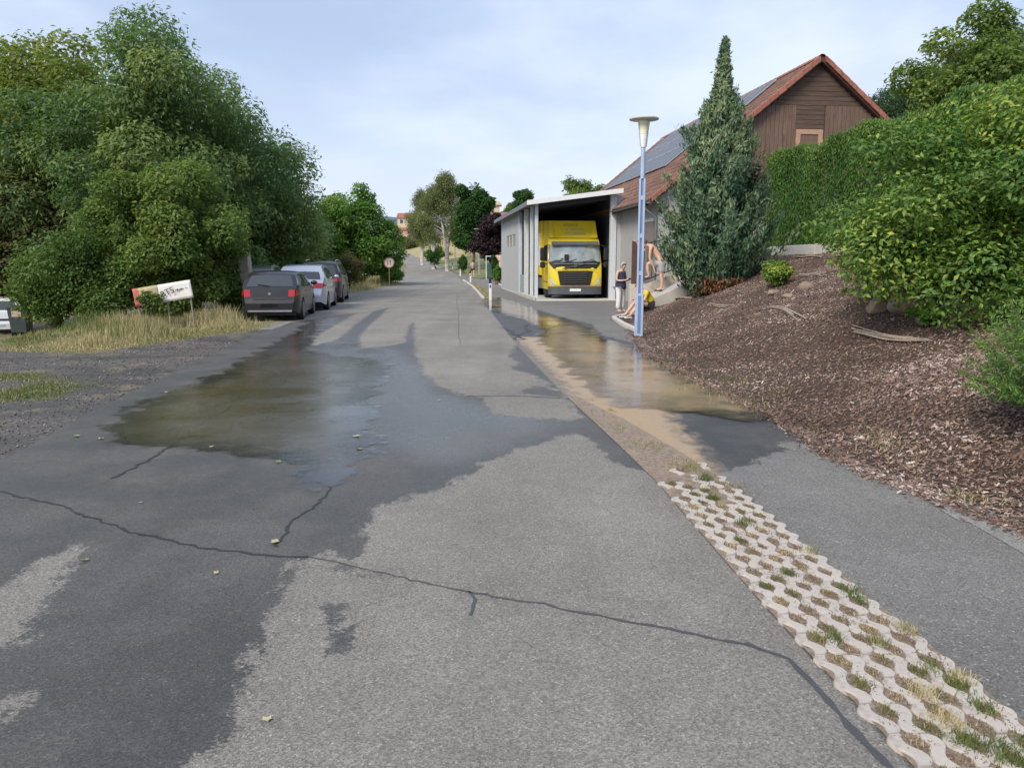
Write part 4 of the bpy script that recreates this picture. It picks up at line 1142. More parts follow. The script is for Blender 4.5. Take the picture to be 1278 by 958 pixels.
m_dark = plain('dark_recess', (.03, .03, .033), .8)
m_wpaint = plain('white_paint', (.74, .75, .76), .45, var=.05)
m_rail = plain('dark_metal', (.045, .047, .052), .5, .3)
m_brownpost = plain('brown_stain', (.085, .045, .035), .7, var=.2)
m_conc = plain('concrete', (.46, .44, .40), .9, var=.14, scale=3, bump=.35, bscale=60)

def barn():
    root = thing('barn', 'barn with wooden gable, tiled roof and solar panels behind the conifer', 'building', (5.53, 29.75, 0), ANG)
    W, HW, L, EZ, RZ = 11.9, 5.95, 19.4, 4.31, 9.18
    def rz(x): return EZ + (RZ-EZ)*(1-abs(x-HW)/HW)
    gab = [(0, 0, -.1), (W, 0, -.1), (W, 0, EZ-.12), (HW, 0, RZ-.12), (0, 0, EZ-.12)]
    MB().prism(gab, (0, .28, 0)).build('gable_wall', m_plaster, root)
    MB().prism([(x, y+L-.28, z) for x, y, z in gab], (0, .28, 0)).build('gable_wall', m_plaster, root)
    MB().box((0, .29, -.1), (.26, L-.29, EZ-.14)).build('side_wall', m_plaster, root)
    MB().box((W-.26, .29, -.1), (W, L-.29, EZ-.14)).build('side_wall', m_plaster, root)
    b = MB(); b.box((-.03, .55, .9), (.0-.002, 2.3, 3.25))
    d = b.build('door', plain('old_door', (.19, .165, .15), .7), root); d['label'] = 'brownish grey door beside the downpipe'
    MB().box((-.05, .45, 3.25), (-.001, 2.4, 3.37)).build('lintel', m_conc, d)
    # wooden cladding of the gable
    zs = 7.50
    MB().prism([(3.2, -.001, 4.5), (W-.05, -.001, 4.5), (W-.05, -.001, EZ+.02), (HW, -.001, RZ-.13), (3.2, -.001, rz(3.2)-.13)], (0, -.012, 0)).build('sheathing', m_board, root)
    x = 3.2
    while x < W-.05:
        w = .165
        if not (5.15 < x+w/2 < 6.3):
            zt = min(zs, rz(x)-.10, rz(x+w)-.10)
            if zt > 4.6: MB().box((x, -.05-.012*random.random(), 4.5), (x+w-.012, -.002, zt)).build('plank', m_plank, root)
        x += w
    z = 6.66
    while z < RZ-.6:
        h = .17
        half = HW*(1-(z+h-EZ)/(RZ-EZ)) - .10
        x0, x1 = (HW-half, HW+half) if z > zs-.05 else (5.18, 6.28)
        if half > .1: MB().box((x0, -.045-.012*random.random(), z), (x1, -.003, z+h-.014)).build('board', m_board, root)
        z += h
    f = MB()
    f.box((5.20, -.07, 6.46), (6.26, -.003, 6.64)); f.box((5.20, -.07, 5.3), (5.38, -.003, 6.46)); f.box((6.08, -.07, 5.3), (6.26, -.003, 6.46))
    h = f.build('hatch', m_newwood, root); h['label'] = 'pale framed loft hatch in the gable'
    MB().box((5.39, -.04, 5.3), (6.07, -.004, 6.45)).build('leaf', m_plank, h)
    # roof deck
    OH, OV = .45, .30
    sl = (RZ-EZ)/HW
    dk = MB()
    for s in (-1, 1):
        ex_, rx = (-OH, HW) if s < 0 else (W+OH, HW)
        ze = EZ - OH*sl
        dk.prism([(ex_, -OV, ze), (rx, -OV, RZ), (rx, -OV, RZ-.16), (ex_, -OV, ze-.16)], (0, L+2*OV, 0))
    roof = dk.build('roof', m_brownpost, root)
    # clay tiles
    SLEN = math.hypot(HW+OH, (HW+OH)*sl); ca, sa = (HW+OH)/SLEN, (HW+OH)*sl/SLEN
    def P(s, tt, hgt):      # s along ridge, tt down the left slope from the ridge
        return Vector((HW - tt*ca - hgt*sa, s, RZ - tt*sa + hgt*ca))
    prof = [(0, .018), (.05, .03), (.11, .012), (.19, .008), (.255, .02), (.28, .042), (.30, .02)]
    EXPO, TW = .37, .30
    def tile_geo(o, mirror=False):
        vs = []
        for tt, up in ((0.0, .008), (EXPO+.03, .032), (EXPO+.03, .004)):
            for a, hh in prof:
                q = (a, tt, hh+up if up != .004 else hh*.4+.006)
                vs.append(q)
        n = len(prof); fs = []
        for r in range(2):
            for k in range(n-1): fs.append((r*n+k, r*n+k+1, (r+1)*n+k+1, (r+1)*n+k))
        return vs, fs
    vs, fs = tile_geo(None)
    M3 = Matrix(((0, -ca, -sa), (1, 0, 0), (0, -sa, ca)))     # (along ridge, down slope, outwards) -> barn axes
    me = bpy.data.meshes.new('tile'); me.from_pydata([M3 @ Vector(v) for v in vs], [], fs); me.materials.append(m_tile)
    for p_ in me.polygons: p_.use_smooth = True
    spots = []
    nr, nc = int(SLEN/EXPO), int((L+2*OV)/TW)
    for r in range(nr+1):
        for c_ in range(nc):
            s = -OV + .02 + c_*TW; tt = .06 + r*EXPO
            if tt + EXPO > SLEN + .12: continue
            covered = (3.1 < s < L-3.2) and (.4 < tt < 4.6)
            spots.append((s, tt, covered))
    vis = [q for q in spots if not q[2]]
    vis.sort(key=lambda q: q[0])
    for s, tt, _ in vis[:300]:
        o = bpy.data.objects.new('tile', me); C.objects.link(o); o.parent = roof; o.location = P(s, tt, .0)
    rest = [q for q in spots if q[2]] + vis[300:]
    b = MB()
    for s, tt, _ in rest: b.add([P(s, tt, 0) + M3 @ Vector(v) for v in vs], fs)
    for c_ in range(nc):
        for r in range(nr):
            s = -OV + .02 + c_*TW; tt = .06 + r*EXPO
            q0 = [P(s, tt, 0) + M3 @ Vector(v) for v in vs]
            b.add([(2*HW - q.x, q.y, q.z) for q in q0], fs)
    o = b.build('tiles', m_tile, roof, 60, False); o['kind'] = 'stuff'
    # ridge and verge tiles
    for k in range(int((L+2*OV)/.42)):
        b = MB(); y0 = -OV + k*.42
        arc = [(HW + .15*math.cos(a), RZ-.02 + .13*math.sin(a)) for a in [math.pi*i/6 for i in range(7)]]
        b.grid([[(x, y0, z) for x, z in arc], [(x*1.0, y0+.44, z-.012) for x, z in arc]]); b.build('ridge_tile', m_verge, roof, 60, False)
    for k in range(int(SLEN/.40)):
        for s in (-1, 1):
            a0, a1 = P(-OV, .1+k*.40, .06), P(-OV, .1+(k+1)*.40+.02, .075)
            pts = []
            for q in (a0, a1):
                x = q.x if s < 0 else 2*HW - q.x
                pts.append((x, q.z))
            b = MB()
            (xa, za), (xb, zb) = pts
            b.prism([(xa, -OV-.10, za-.17), (xb, -OV-.10, zb-.17), (xb, -OV-.10, zb+.03), (xa, -OV-.10, za+.03)], (0, .22, 0))
            b.build('verge_tile', m_verge, roof)
    # solar panels: rows of framed modules
    def panel(s, tt):
        fr = MB(); w, h = 1.02, 1.66
        def bx(a0, t0, a1, t1, h0, h1):
            vs = [P(s+a, tt+q, hh) for hh in (h0, h1) for a, q in ((a0, t0), (a1, t0), (a1, t1), (a0, t1))]
            fr.add(vs, [(0,1,2,3),(4,7,6,5),(0,4,5,1),(1,5,6,2),(2,6,7,3),(3,7,4,0)])
        bx(0, 0, w, .035, .10, .15); bx(0, h-.035, w, h, .10, .15); bx(0, .035, .03, h-.035, .10, .15); bx(w-.03, .035, w, h-.035, .10, .15)
        o = fr.build('solar_panel', m_alu, roof)
        g_ = MB(); g_.add([P(s+.03, tt+.035, .142), P(s+w-.03, tt+.035, .142), P(s+w-.03, tt+h-.035, .142), P(s+.03, tt+h-.035, .142)], [(0,1,2,3)])
        g_.build('cells', m_panel, o, None, False)
    cols = 13
    for c_ in range(cols):
        for r in range(3):
            if r == 2 and c_ < 2: continue
            panel(2.7 + c_*1.04 + (.25 if c_ > 8 else 0), .38 + r*1.70)
    # gutter and downpipe
    b = MB(); ge = EZ - OH*sl
    arc = [(-OH-.07 + .075*math.cos(a), ge-.02 + .075*math.sin(a)) for a in [math.pi + math.pi*i/6 for i in range(7)]]
    b.grid([[(x, -OV, z) for x, z in arc], [(x, 5.4, z) for x, z in arc]]); b.build('gutter', m_zinc, root, 60, False)
    b = MB(); b.tube([(-OH-.07, .1, ge-.08), (-OH-.07, .1, ge-.25), (-.10, .06, ge-.55), (-.10, .06, .4)], .05, 8); b.build('downpipe', m_zinc, root, 60)
    return root
barn()

def garage():
    root = thing('garage', 'open fronted grey metal garage housing the yellow truck', 'garage', (1.02, 35.0, 0), ANG)
    W, D, HL, HR = 3.70, 15.8, 4.26, 4.74
    m_sheet = NT('grey_sheet'); t = m_sheet
    wv = t.node('ShaderNodeTexWave'); wv.inputs['Scale'].default_value = 2.2; t.l.new(t.coord(), wv.inputs[0]); wv.bands_direction = 'Y'
    p = t.principled(Base_Color=t.mix(t.noise(1.2, 4), (.40, .415, .42), (.48, .49, .495)), Roughness=.5)
    m_sheet = t.finish(p)
    m_in = plain('interior_shade', (.040, .045, .055), .7, var=.1)  # gloom of the interior put into the dark colour of walls and rafters
    m_col = plain('pale_frame', (.56, .60, .64), .45, var=.05)
    def col(name, x0, y0, x1, y1, zt): return MB().box((x0, y0, 0), (x1, y1, zt), 0, None, .012).build(name, m_col, root)
    col('column', 0, 0, .15, .15, HL-.02); col('column', 0, 1.55, .16, 1.75, HL-.02); col('column', 0, 3.6, .2, 3.9, HL-.02); col('column', 0, 5.9, .2, 6.25, HL-.02)
    col('column', W-.26, 0, W, .30, HR-.06)
    # left wall of grey sheets
    n = 6; y0, y1 = 6.26, D
    for k in range(n):
        a, b_ = y0+(y1-y0)*k/n, y0+(y1-y0)*(k+1)/n - .015
        if k in (1, 2, 3):
            b = MB(); b.box((.02, a, 0), (.12, b_, 2.55)); b.box((.02, a, 3.2), (.12, b_, HL)); b.build('wall_sheet', m_sheet, root)
            w_ = MB().box((.05, a+.03, 2.56), (.08, b_-.03, 3.19)).build('window', plain('window_glass', (.30, .30, .27), .12, spec=.8), root)
            MB().box((.03, a, 2.56), (.10, a+.05, 3.19)).build('frame', m_col, w_)
        else:
            MB().box((.02, a, 0), (.12, b_, HL)).build('wall_sheet', m_sheet, root)
    MB().box((.03, 3.91, 0), (.09, 5.89, 1.05)).build('glass_door', plain('tinted_panel', (.30, .36, .40), .25), root)
    MB().box((.14, 3.92, 1.06), (.18, 5.88, HL-.05)).build('bay_shade_panel', m_in, root)  # dark sheet standing in for the shade inside the open bay
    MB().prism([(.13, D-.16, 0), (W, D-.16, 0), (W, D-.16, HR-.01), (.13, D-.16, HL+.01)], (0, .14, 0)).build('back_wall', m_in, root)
    MB().box((.122, 6.3, 0), (.15, D-.17, HL-.03)).build('wall_shade_lining', m_in, root)
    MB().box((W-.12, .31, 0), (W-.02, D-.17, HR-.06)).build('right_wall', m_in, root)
    MB().box((W+.002, .06, 0), (W+.30, .16, HR-.10)).build('wall_sheet', m_sheet, root)
    # mono-pitch roof with white fascia
    sl = (HR-HL)/W
    def rp(x, y, h): return (x, y, HL + sl*x + h)
    b = MB(); b.prism([rp(-.38, -.45, .0), rp(W+.10, -.45, .0), rp(W+.10, -.45, .10), rp(-.38, -.45, .10)], (0, D+.7, 0)); b.build('roof', m_zinc, root)
    b = MB(); b.prism([rp(-.42, -.50, -.06), rp(W+.16, -.50, -.06), rp(W+.16, -.50, .14), rp(-.42, -.50, .14)], (0, .045, 0)); b.build('fascia', m_wpaint, root)
    b = MB(); b.prism([rp(-.43, -.45, -.08), rp(-.385, -.45, -.08), rp(-.385, -.45, .11), rp(-.43, -.45, .11)], (0, D+.68, 0)); b.build('eave_gutter', m_zinc, root)
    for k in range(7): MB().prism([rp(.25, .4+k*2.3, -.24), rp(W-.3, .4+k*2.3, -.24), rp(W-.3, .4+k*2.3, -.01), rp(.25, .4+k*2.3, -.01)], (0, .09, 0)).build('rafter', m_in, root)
    MB().box((.0, -.75, -.1), (W+.05, D-.17, .022), 0, None, .01).build('floor_slab', plain('apron_concrete', (.55, .53, .50), .85, var=.1, scale=2), root)
    MB().box((-.10, -.35, -.1), (-.002, 5.9, .16), 0, None, .02).build('base_kerb', m_conc, root)
    MB().box((.13, 4.0, .6), (.19, 4.5, 1.2)).build('meter_box', m_rail, root)
garage()

def ramp():
    root = thing('ramp', 'pale concrete ramp climbing beside the bank to the barn', 'ramp', (4.05, 23.62, 0))
    b = MB(); b.prism([(0, 0, -.1), (3.55, 0, -.1), (3.55, 0, 2.02), (0, 0, .52)], (0, 1.6, 0)); b.build('ramp_body', m_conc, root)
    b = MB(); b.box((-.22, 1.62, -.1), (.02, 2.0, 1.0), 0, None, .015); b.prism([(.03, 1.62, .2), (3.55, 1.62, .2), (3.55, 1.62, 2.2), (.03, 1.62, .9)], (0, .16, 0)); b.build('side_wall', plain('beige_render', (.50, .44, .36), .9, var=.12), root)
    MB().box((3.56, 0, -.1), (3.74, 6.0, 2.10)).build('retaining_wall', m_conc, root)
    r = thing('railing', 'dark metal bar railing with brown end post behind the bare backed man', 'railing', (4.05, 25.30, 0))
    MB().box((-.16, .02, 1.001), (.0, .18, 2.38), 0, None, .01).build('end_post', m_brownpost, r)
    tz = lambda x: 2.24 + .10*x
    bz = lambda x: .98 + .37*x + .05
    b = MB(); b.tube([(.0, .10, tz(0)), (3.4, .10, tz(3.4)+.35)], .026, 6); b.build('top_rail', m_rail, r, 60)
    b = MB(); b.tube([(.0, .10, tz(0)-.20), (3.4, .10, tz(3.4)+.15)], .018, 6); b.build('mid_rail', m_rail, r, 60)
    b = MB(); b.tube([(.0, .10, bz(0)), (3.4, .10, bz(3.4))], .022, 6); b.build('bottom_rail', m_rail, r, 60)
    for k in range(26):
        x = .10 + k*.13
        b = MB(); b.tube([(x, .10, bz(x)), (x, .10, tz(x)-.1+.1*x)], .013, 6); b.build('bar', m_rail, r, 60)
    for k in (1.6, 3.35):
        b = MB(); b.tube([(k, .10, bz(k)-.2), (k, .10, tz(k)+.1*k)], .03, 6); b.build('post', m_rail, r, 60)
ramp()

def kerb(name, label, pts, w, h, seg, mat):
    P = [Vector((p[0], p[1], 0)) for p in pts]
    root = thing(name, label, 'kerb', P[0])
    for a, b_ in zip(P[:-1], P[1:]):
        n = max(1, round((b_-a).length/seg)); d = (b_-a)/n; an = math.atan2(d.y, d.x)
        for i in range(n):
            q = a + d*i - P[0]; z = float(terrain(*(a+d*i).xy))
            M = Matrix.Translation((q.x, q.y, z)) @ Matrix.Rotation(an, 4, 'Z') @ Matrix.Rotation(random.uniform(-.006, .006), 4, 'X')
            MB().box((.006, -w/2, -.1), (d.length-.006, w/2, h), 0, M, .018).build('kerb_stone', mat, root)
m_kerb = plain('kerb_concrete', (.50, .48, .45), .88, var=.18, scale=5, bump=.3)
kerb('bank_kerb', 'whitish kerb stones bordering the bank by the lamp post', [(3.08, 19.25), (3.02, 21.0), (3.06, 23.3), (3.55, 24.4), (3.80, 25.2)], .12, .11, .9, m_kerb)
kerb('island_kerb', 'kerb stones between road and footpath by the marker posts', [(float(road_right(y))+.12, y) for y in (36.2, 44, 54, 62, 70)], .14, .08, 1.2, m_kerb)
kerb('planter_kerb', 'kerb stones of the planter at the garage wall', [(.55, 41.0), (-.5, 51), (-1.1, 60)], .12, .10, 1.2, m_kerb)
# verge soil island behind the kerb
isl = sheet('verge_island', np.arange(36.0, 70, .6), lambda y: road_right(y)+.16, lambda y: road_right(y)+np.interp(y, [36, 38, 70], [.25, .75, .7]), 4, m_soil, .01)
plant = sheet('planter', np.arange(41, 60, .6), lambda y: np.interp(y, [41, 51, 60], [.6, -.45, -1.05]), lambda y: np.interp(y, [41, 51, 60], [.9, .0, .8]), 4, m_mulch, .05)
P = np.array([(float(road_right(y))+g2, y, float(terrain(0, y))+.01) for y, g2 in zip(rng.uniform(36, 66, 1800), rng.uniform(.18, .7, 1800))])
tag(blades('island_grass', P, rng.uniform(.04, .16, len(P)), np.full(len(P), .014), rng.choice([.2, .6, .9], len(P)), m_grass, None, .5, 77), 'short grass on the strip between road and footpath')

# ------------------------------------------------------------------ the blue lamp post
m_blue = plain('blue_enamel', (.15, .22, .40), .45, .1, var=.10, scale=4)
m_blue_l = plain('blue_enamel_light', (.36, .45, .62), .45, .1, var=.10, scale=4)
m_shade = plain('lamp_cap', (.55, .57, .55), .5, var=.08)
m_cone = plain('opal_cone', (.80, .78, .55), .25, var=.06)
m_conew = plain('opal_white', (.80, .82, .84), .3, var=.04)
lx, ly = G(797, 413, .12)
lamp = thing('lamp_post', 'pale blue street lamp with saucer cap beside the bank', 'street lamp', (lx, ly, 0), R(-8))
lamp.scale = (.94, .94, .945)
b = MB(); b.box((-.105, -.08, -.1), (.105, .08, 1.05), 0, None, .012); b.build('base_sleeve', m_blue_l, lamp)
MB().box((-.035, -.092, .08), (.035, -.0855, 1.0)).build('service_door', m_blue, lamp)
for s in (-1, 1): MB().box((s*.052-.026, -.045, 1.05), (s*.052+.026, .045, 3.80), 0, None, .008).build('mast_rail', m_blue_l, lamp)
MB().box((-.0255, -.015, 1.05), (.0255, .03, 3.80)).build('mast_web', m_blue, lamp)
for z in (1.5, 2.4, 3.3): MB().box((-.0255, -.040, z), (.0255, -.0155, z+.10)).build('cleat', m_blue_l, lamp)
b = MB(); b.lathe([(.055, 3.80), (.052, 4.53)], 16); b.build('neck', m_blue_l, lamp, 50)
b = MB(); b.lathe([(.066, 4.53), (.080, 4.61), (.100, 4.80), (.103, 4.83)], 20); b.build('cone_holder', m_conew, lamp, 50)
b = MB(); b.lathe([(.105, 4.832), (.145, 5.13)], 20); b.build('glass_cone', m_cone, lamp, 50)
for k in range(4):
    a = k*math.pi/2+.6; b = MB(); b.tube([(.09*math.cos(a), .09*math.sin(a), 4.55), (.16*math.cos(a), .16*math.sin(a), 5.14)], .007, 5); b.build('stay', m_alu, lamp)
b = MB(); b.lathe([(.145, 5.132), (.35, 5.165), (.355, 5.19), (.25, 5.235), (.12, 5.262), (.01, 5.27)], 28); b.build('cap', m_shade, lamp, 40)

# ------------------------------------------------------------------ road furniture
m_red = plain('reflector_red', (.50, .03, .03), .3)
m_black = plain('post_black', (.02, .02, .022), .5)
post_labels = ['white marker post nearest to the garage, black band on top', 'white marker post in line with the walker', 'third white marker post along the right road edge', 'fourth white marker post, near the forked birch', 'fifth white marker post, on the far rise', 'farthest white marker post at the top of the rise']
first = None
for lab, y in zip(post_labels, (35.0, 62, 86, 108, 136, 160)):
    x = float(road_right(y)) + .38
    if first is None:
        first = thing('marker_post', lab, 'post', (x, y, 0), .05, 'marker posts along the road')
        MB().prism([(-.06, -.05, 0), (.06, -.05, 0), (.05, .05, 0), (-.05, .05, 0)], (0, 0, .74)).build('shaft', m_wpaint, first)
        MB().prism([(-.0605, -.0505, .741), (.0605, -.0505, .741), (.0505, .0505, .741), (-.0505, .0505, .741)], (0, 0, .17)).build('band', m_black, first)
        MB().prism([(-.06, -.05, .912), (.06, -.05, .912), (.05, .05, .98), (-.05, .05, .98)], (0, 0, .05)).build('top', m_black, first)
        MB().box((-.03, -.058, .55), (.03, -.051, .68)).build('reflector', m_black, first)
        o = first
    else:
        o = copy_tree(first); o['label'] = lab
    o.location = (x, y, float(terrain(x, y)))
def street_lamp(label, px, d, top):
    x, y = far(px, d); z = float(terrain(x, y)); h = at(px, top, d).z - z
    r = thing('street_lamp', label, 'street lamp', (x, y, z), 0, 'slim street lamps by the far footpath')
    b = MB(); b.tube([(0, 0, 0), (0, 0, h)], [.075, .05], 8); b.build('pole', m_alu, r, 60)
    MB().box((-.55, -.06, h-.02), (.08, .06, h+.06), 0, None, .02).build('lantern', m_alu, r)
street_lamp('slim grey street lamp with arm beside the walker', 598, 86, 286)
street_lamp('slim grey street lamp further back, right of the birch trunks', 568, 108, 290)
m_sign = plain('faded_sign', (.50, .48, .46), .5, var=.12)
m_rust = plain('rusty_pole', (.22, .13, .08), .7, var=.3)
sx, sy = G(486, 357)
sg = thing('road_sign', 'faded round road sign on a brown pole at the bend', 'sign', (sx, sy, 0), -.1)
b = MB(); b.tube([(0, .03, -.1), (.02, .03, 1.95)], .035, 8); b.build('pole', m_rust, sg, 60)
b = MB(); b.lathe([(.37, 0), (.37, .02)], 28, 0, (.02, -.02, 1.62), 'Y'); b.build('disc', m_sign, sg)
m_fred = plain('faded_red', (.34, .12, .10), .6, var=.2)
b = MB()
ring = [(math.cos(a), math.sin(a)) for a in np.linspace(0, 2*math.pi, 29)]
b.grid([[(.02+.365*c, -.0245, 1.62+.365*s) for c, s in ring], [(.02+.30*c, -.0245, 1.62+.30*s) for c, s in ring]]); b.build('rim', m_fred, sg, None, False)
def arrow(cx, up, mat):
    s = 1 if up else -1
    pts = [(cx-.03, 1.62-.18*s), (cx+.03, 1.62-.18*s), (cx+.03, 1.62+.06*s), (cx+.08, 1.62+.06*s), (cx, 1.62+.19*s), (cx-.08, 1.62+.06*s), (cx-.03, 1.62+.06*s)]
    MB().prism([(x, -.026, z) for x, z in pts], (0, .004, 0)).build('arrow', mat, sg)
arrow(-.08, False, m_fred); arrow(.12, True, plain('faded_black', (.09, .08, .08), .6))
# white gate frame
gx_, gy_ = far(615, 72)
gt = thing('gate_frame', 'white tubular gate frame beyond the footpath', 'gate', (gx_, gy_, float(terrain(gx_, gy_))), 0)
for x in (-.6, .6):
    b = MB(); b.tube([(x, 0, 0), (x, 0, 2.15)], .04, 6); b.build('post', m_wpaint, gt, 60)
b = MB(); b.tube([(-.64, 0, 2.15), (.64, 0, 2.15)], .04, 6); b.build('crossbar', m_wpaint, gt, 60)
for k in range(7): MB().box((-.52+k*.155, -.01, .15), (-.52+k*.155+.13, .01, 1.5)).build('board', plain('green_board', (.03, .085, .06), .7) if k == 0 else bpy.data.materials['green_board'], gt)
# wheelie bin
bx_, by_ = at(26, 400, 27).x, 27.0
bz_ = float(terrain(bx_, by_)) - .07
bn = thing('waste_bin', 'dark grey waste bin with paper label beside the white car', 'bin', (bx_, by_, bz_), .15)
m_bin = plain('bin_plastic', (.035, .05, .05), .5)
MB().add([(-.24,-.22,.12),(.24,-.22,.12),(.24,.28,.12),(-.24,.28,.12),(-.29,-.29,.95),(.29,-.29,.95),(.29,.29,.95),(-.29,.29,.95)], [(3,2,1,0),(4,5,6,7),(0,1,5,4),(1,2,6,5),(2,3,7,6),(3,0,4,7)]).build('body', m_bin, bn)
MB().prism([(-.31, -.33, .952), (-.31, .33, .952), (-.31, .33, 1.02), (-.31, -.33, .99)], (.62, 0, 0)).build('lid', m_bin, bn)
MB().box((-.15, -.30, .66), (.15, -.285, .86)).build('label_sticker', plain('sticker', (.45, .33, .28), .6, var=.3, scale=20), bn)
for s in (-1, 1):
    b = MB(); b.lathe([(.1, 0), (.1, .05)], 14, 0, (s*.26-.025, .27, .1), 'X'); b.build('wheel', m_black, bn)

# banner in the tall grass, leaning pillar behind the hatchback
def text_mesh(body, size, mat, parent, M, name='lettering', spacing=1.0):
    cu = bpy.data.curves.new(name, 'FONT'); cu.body = body; cu.size = size; cu.extrude = .002; cu.align_x = 'CENTER'; cu.align_y = 'CENTER'; cu.space_character = spacing
    tmp = bpy.data.objects.new('tmp', cu); C.objects.link(tmp)
    me = bpy.data.meshes.new_from_object(tmp.evaluated_get(bpy.context.evaluated_depsgraph_get()))
    bpy.data.objects.remove(tmp); me.name = name
    o = link(name, me, parent, []); me.materials.clear(); me.materials.append(mat); o.matrix_local = M
    return o
FACE = Matrix.Rotation(R(90), 4, 'X')
q = at(203, 366, 20.9)
bnr = thing('banner', 'tilted white banner lettered BTS in front of the round bush', 'banner', q, 0)
TI = Matrix.Rotation(R(9), 4, 'Y').inverted() if False else Matrix.Rotation(R(-9), 4, 'Y')
m_canvas = plain('banner_canvas', (.72, .70, .66), .7, var=.06, scale=5)
m_canv_r = plain('banner_red', (.50, .14, .10), .7, var=.2, scale=9)
m_canv_t = plain('banner_stained', (.40, .34, .20), .7, var=.35, scale=6)
def cloth(x0, x1, mat, name):
    b = MB(); rows = []
    for i in range(7):
        z = -.24 + .48*i/6
        rows.append([TI @ Vector((x, .02*math.sin(x*7+z*4), z)) for x in np.linspace(x0, x1, 14)])
    b.grid(rows); o = b.build(name, mat, bnr, 60, False)
    md = o.modifiers.new('thick', 'SOLIDIFY'); md.thickness = .006
cloth(-.80, -.64, m_canv_r, 'red_end'); cloth(-.638, -.10, m_canv_t, 'stained_middle'); cloth(-.098, .80, m_canvas, 'white_face')
text_mesh('BTS', .24, m_black, bnr, TI @ Matrix.Translation((.14, -.035, .0)) @ FACE @ Matrix.Rotation(R(14), 4, 'Z'))
b = MB()
for k, w in enumerate((.03, .05, .03, .04, .05, .03, .03, 0, .03, .04)):
    if w: b.box((.36+k*.036, -.035, .0+.004*k), (.36+k*.036+w*.6, -.031, .045+.006*(k % 3)), 0, TI)
b.build('small_print', m_rail, bnr)
for x in (-.7, .1, .74):
    b = MB(); b.tube([TI @ Vector((x, .05, .22)), Vector((x+.03, .08, -q.z-.1))], .02, 6); b.build('stake', m_twig, bnr)
q2 = at(186, 372, 20.75)
make_tree('bindweed_shrub', 'weedy green leaves growing over the middle of the banner', (q2.x, q2.y), (0, 0, .72), (.44, .12, .34), 10, 1100, 0.085, m_leaf_mid, 95, .012, 'trees left of the road', base_h=.2, inner=.1)
q = at(307, 372, 25.6)
pl = thing('leaning_pillar', 'weathered beige concrete pillar with white panel behind the hatchback', 'pillar', (q.x, q.y, 0))
b = MB(); b.box((-.02, -.16, -.1), (.34, .16, 2.02), 0, Matrix.Rotation(R(-5), 4, 'Y'), .03); b.build('shaft', plain('old_beige', (.36, .31, .26), .9, var=.25, bump=.5), pl)
MB().box((-.46, .0, .0), (-.03, .05, 2.1), 0, None, .01).build('panel', m_wpaint, pl)
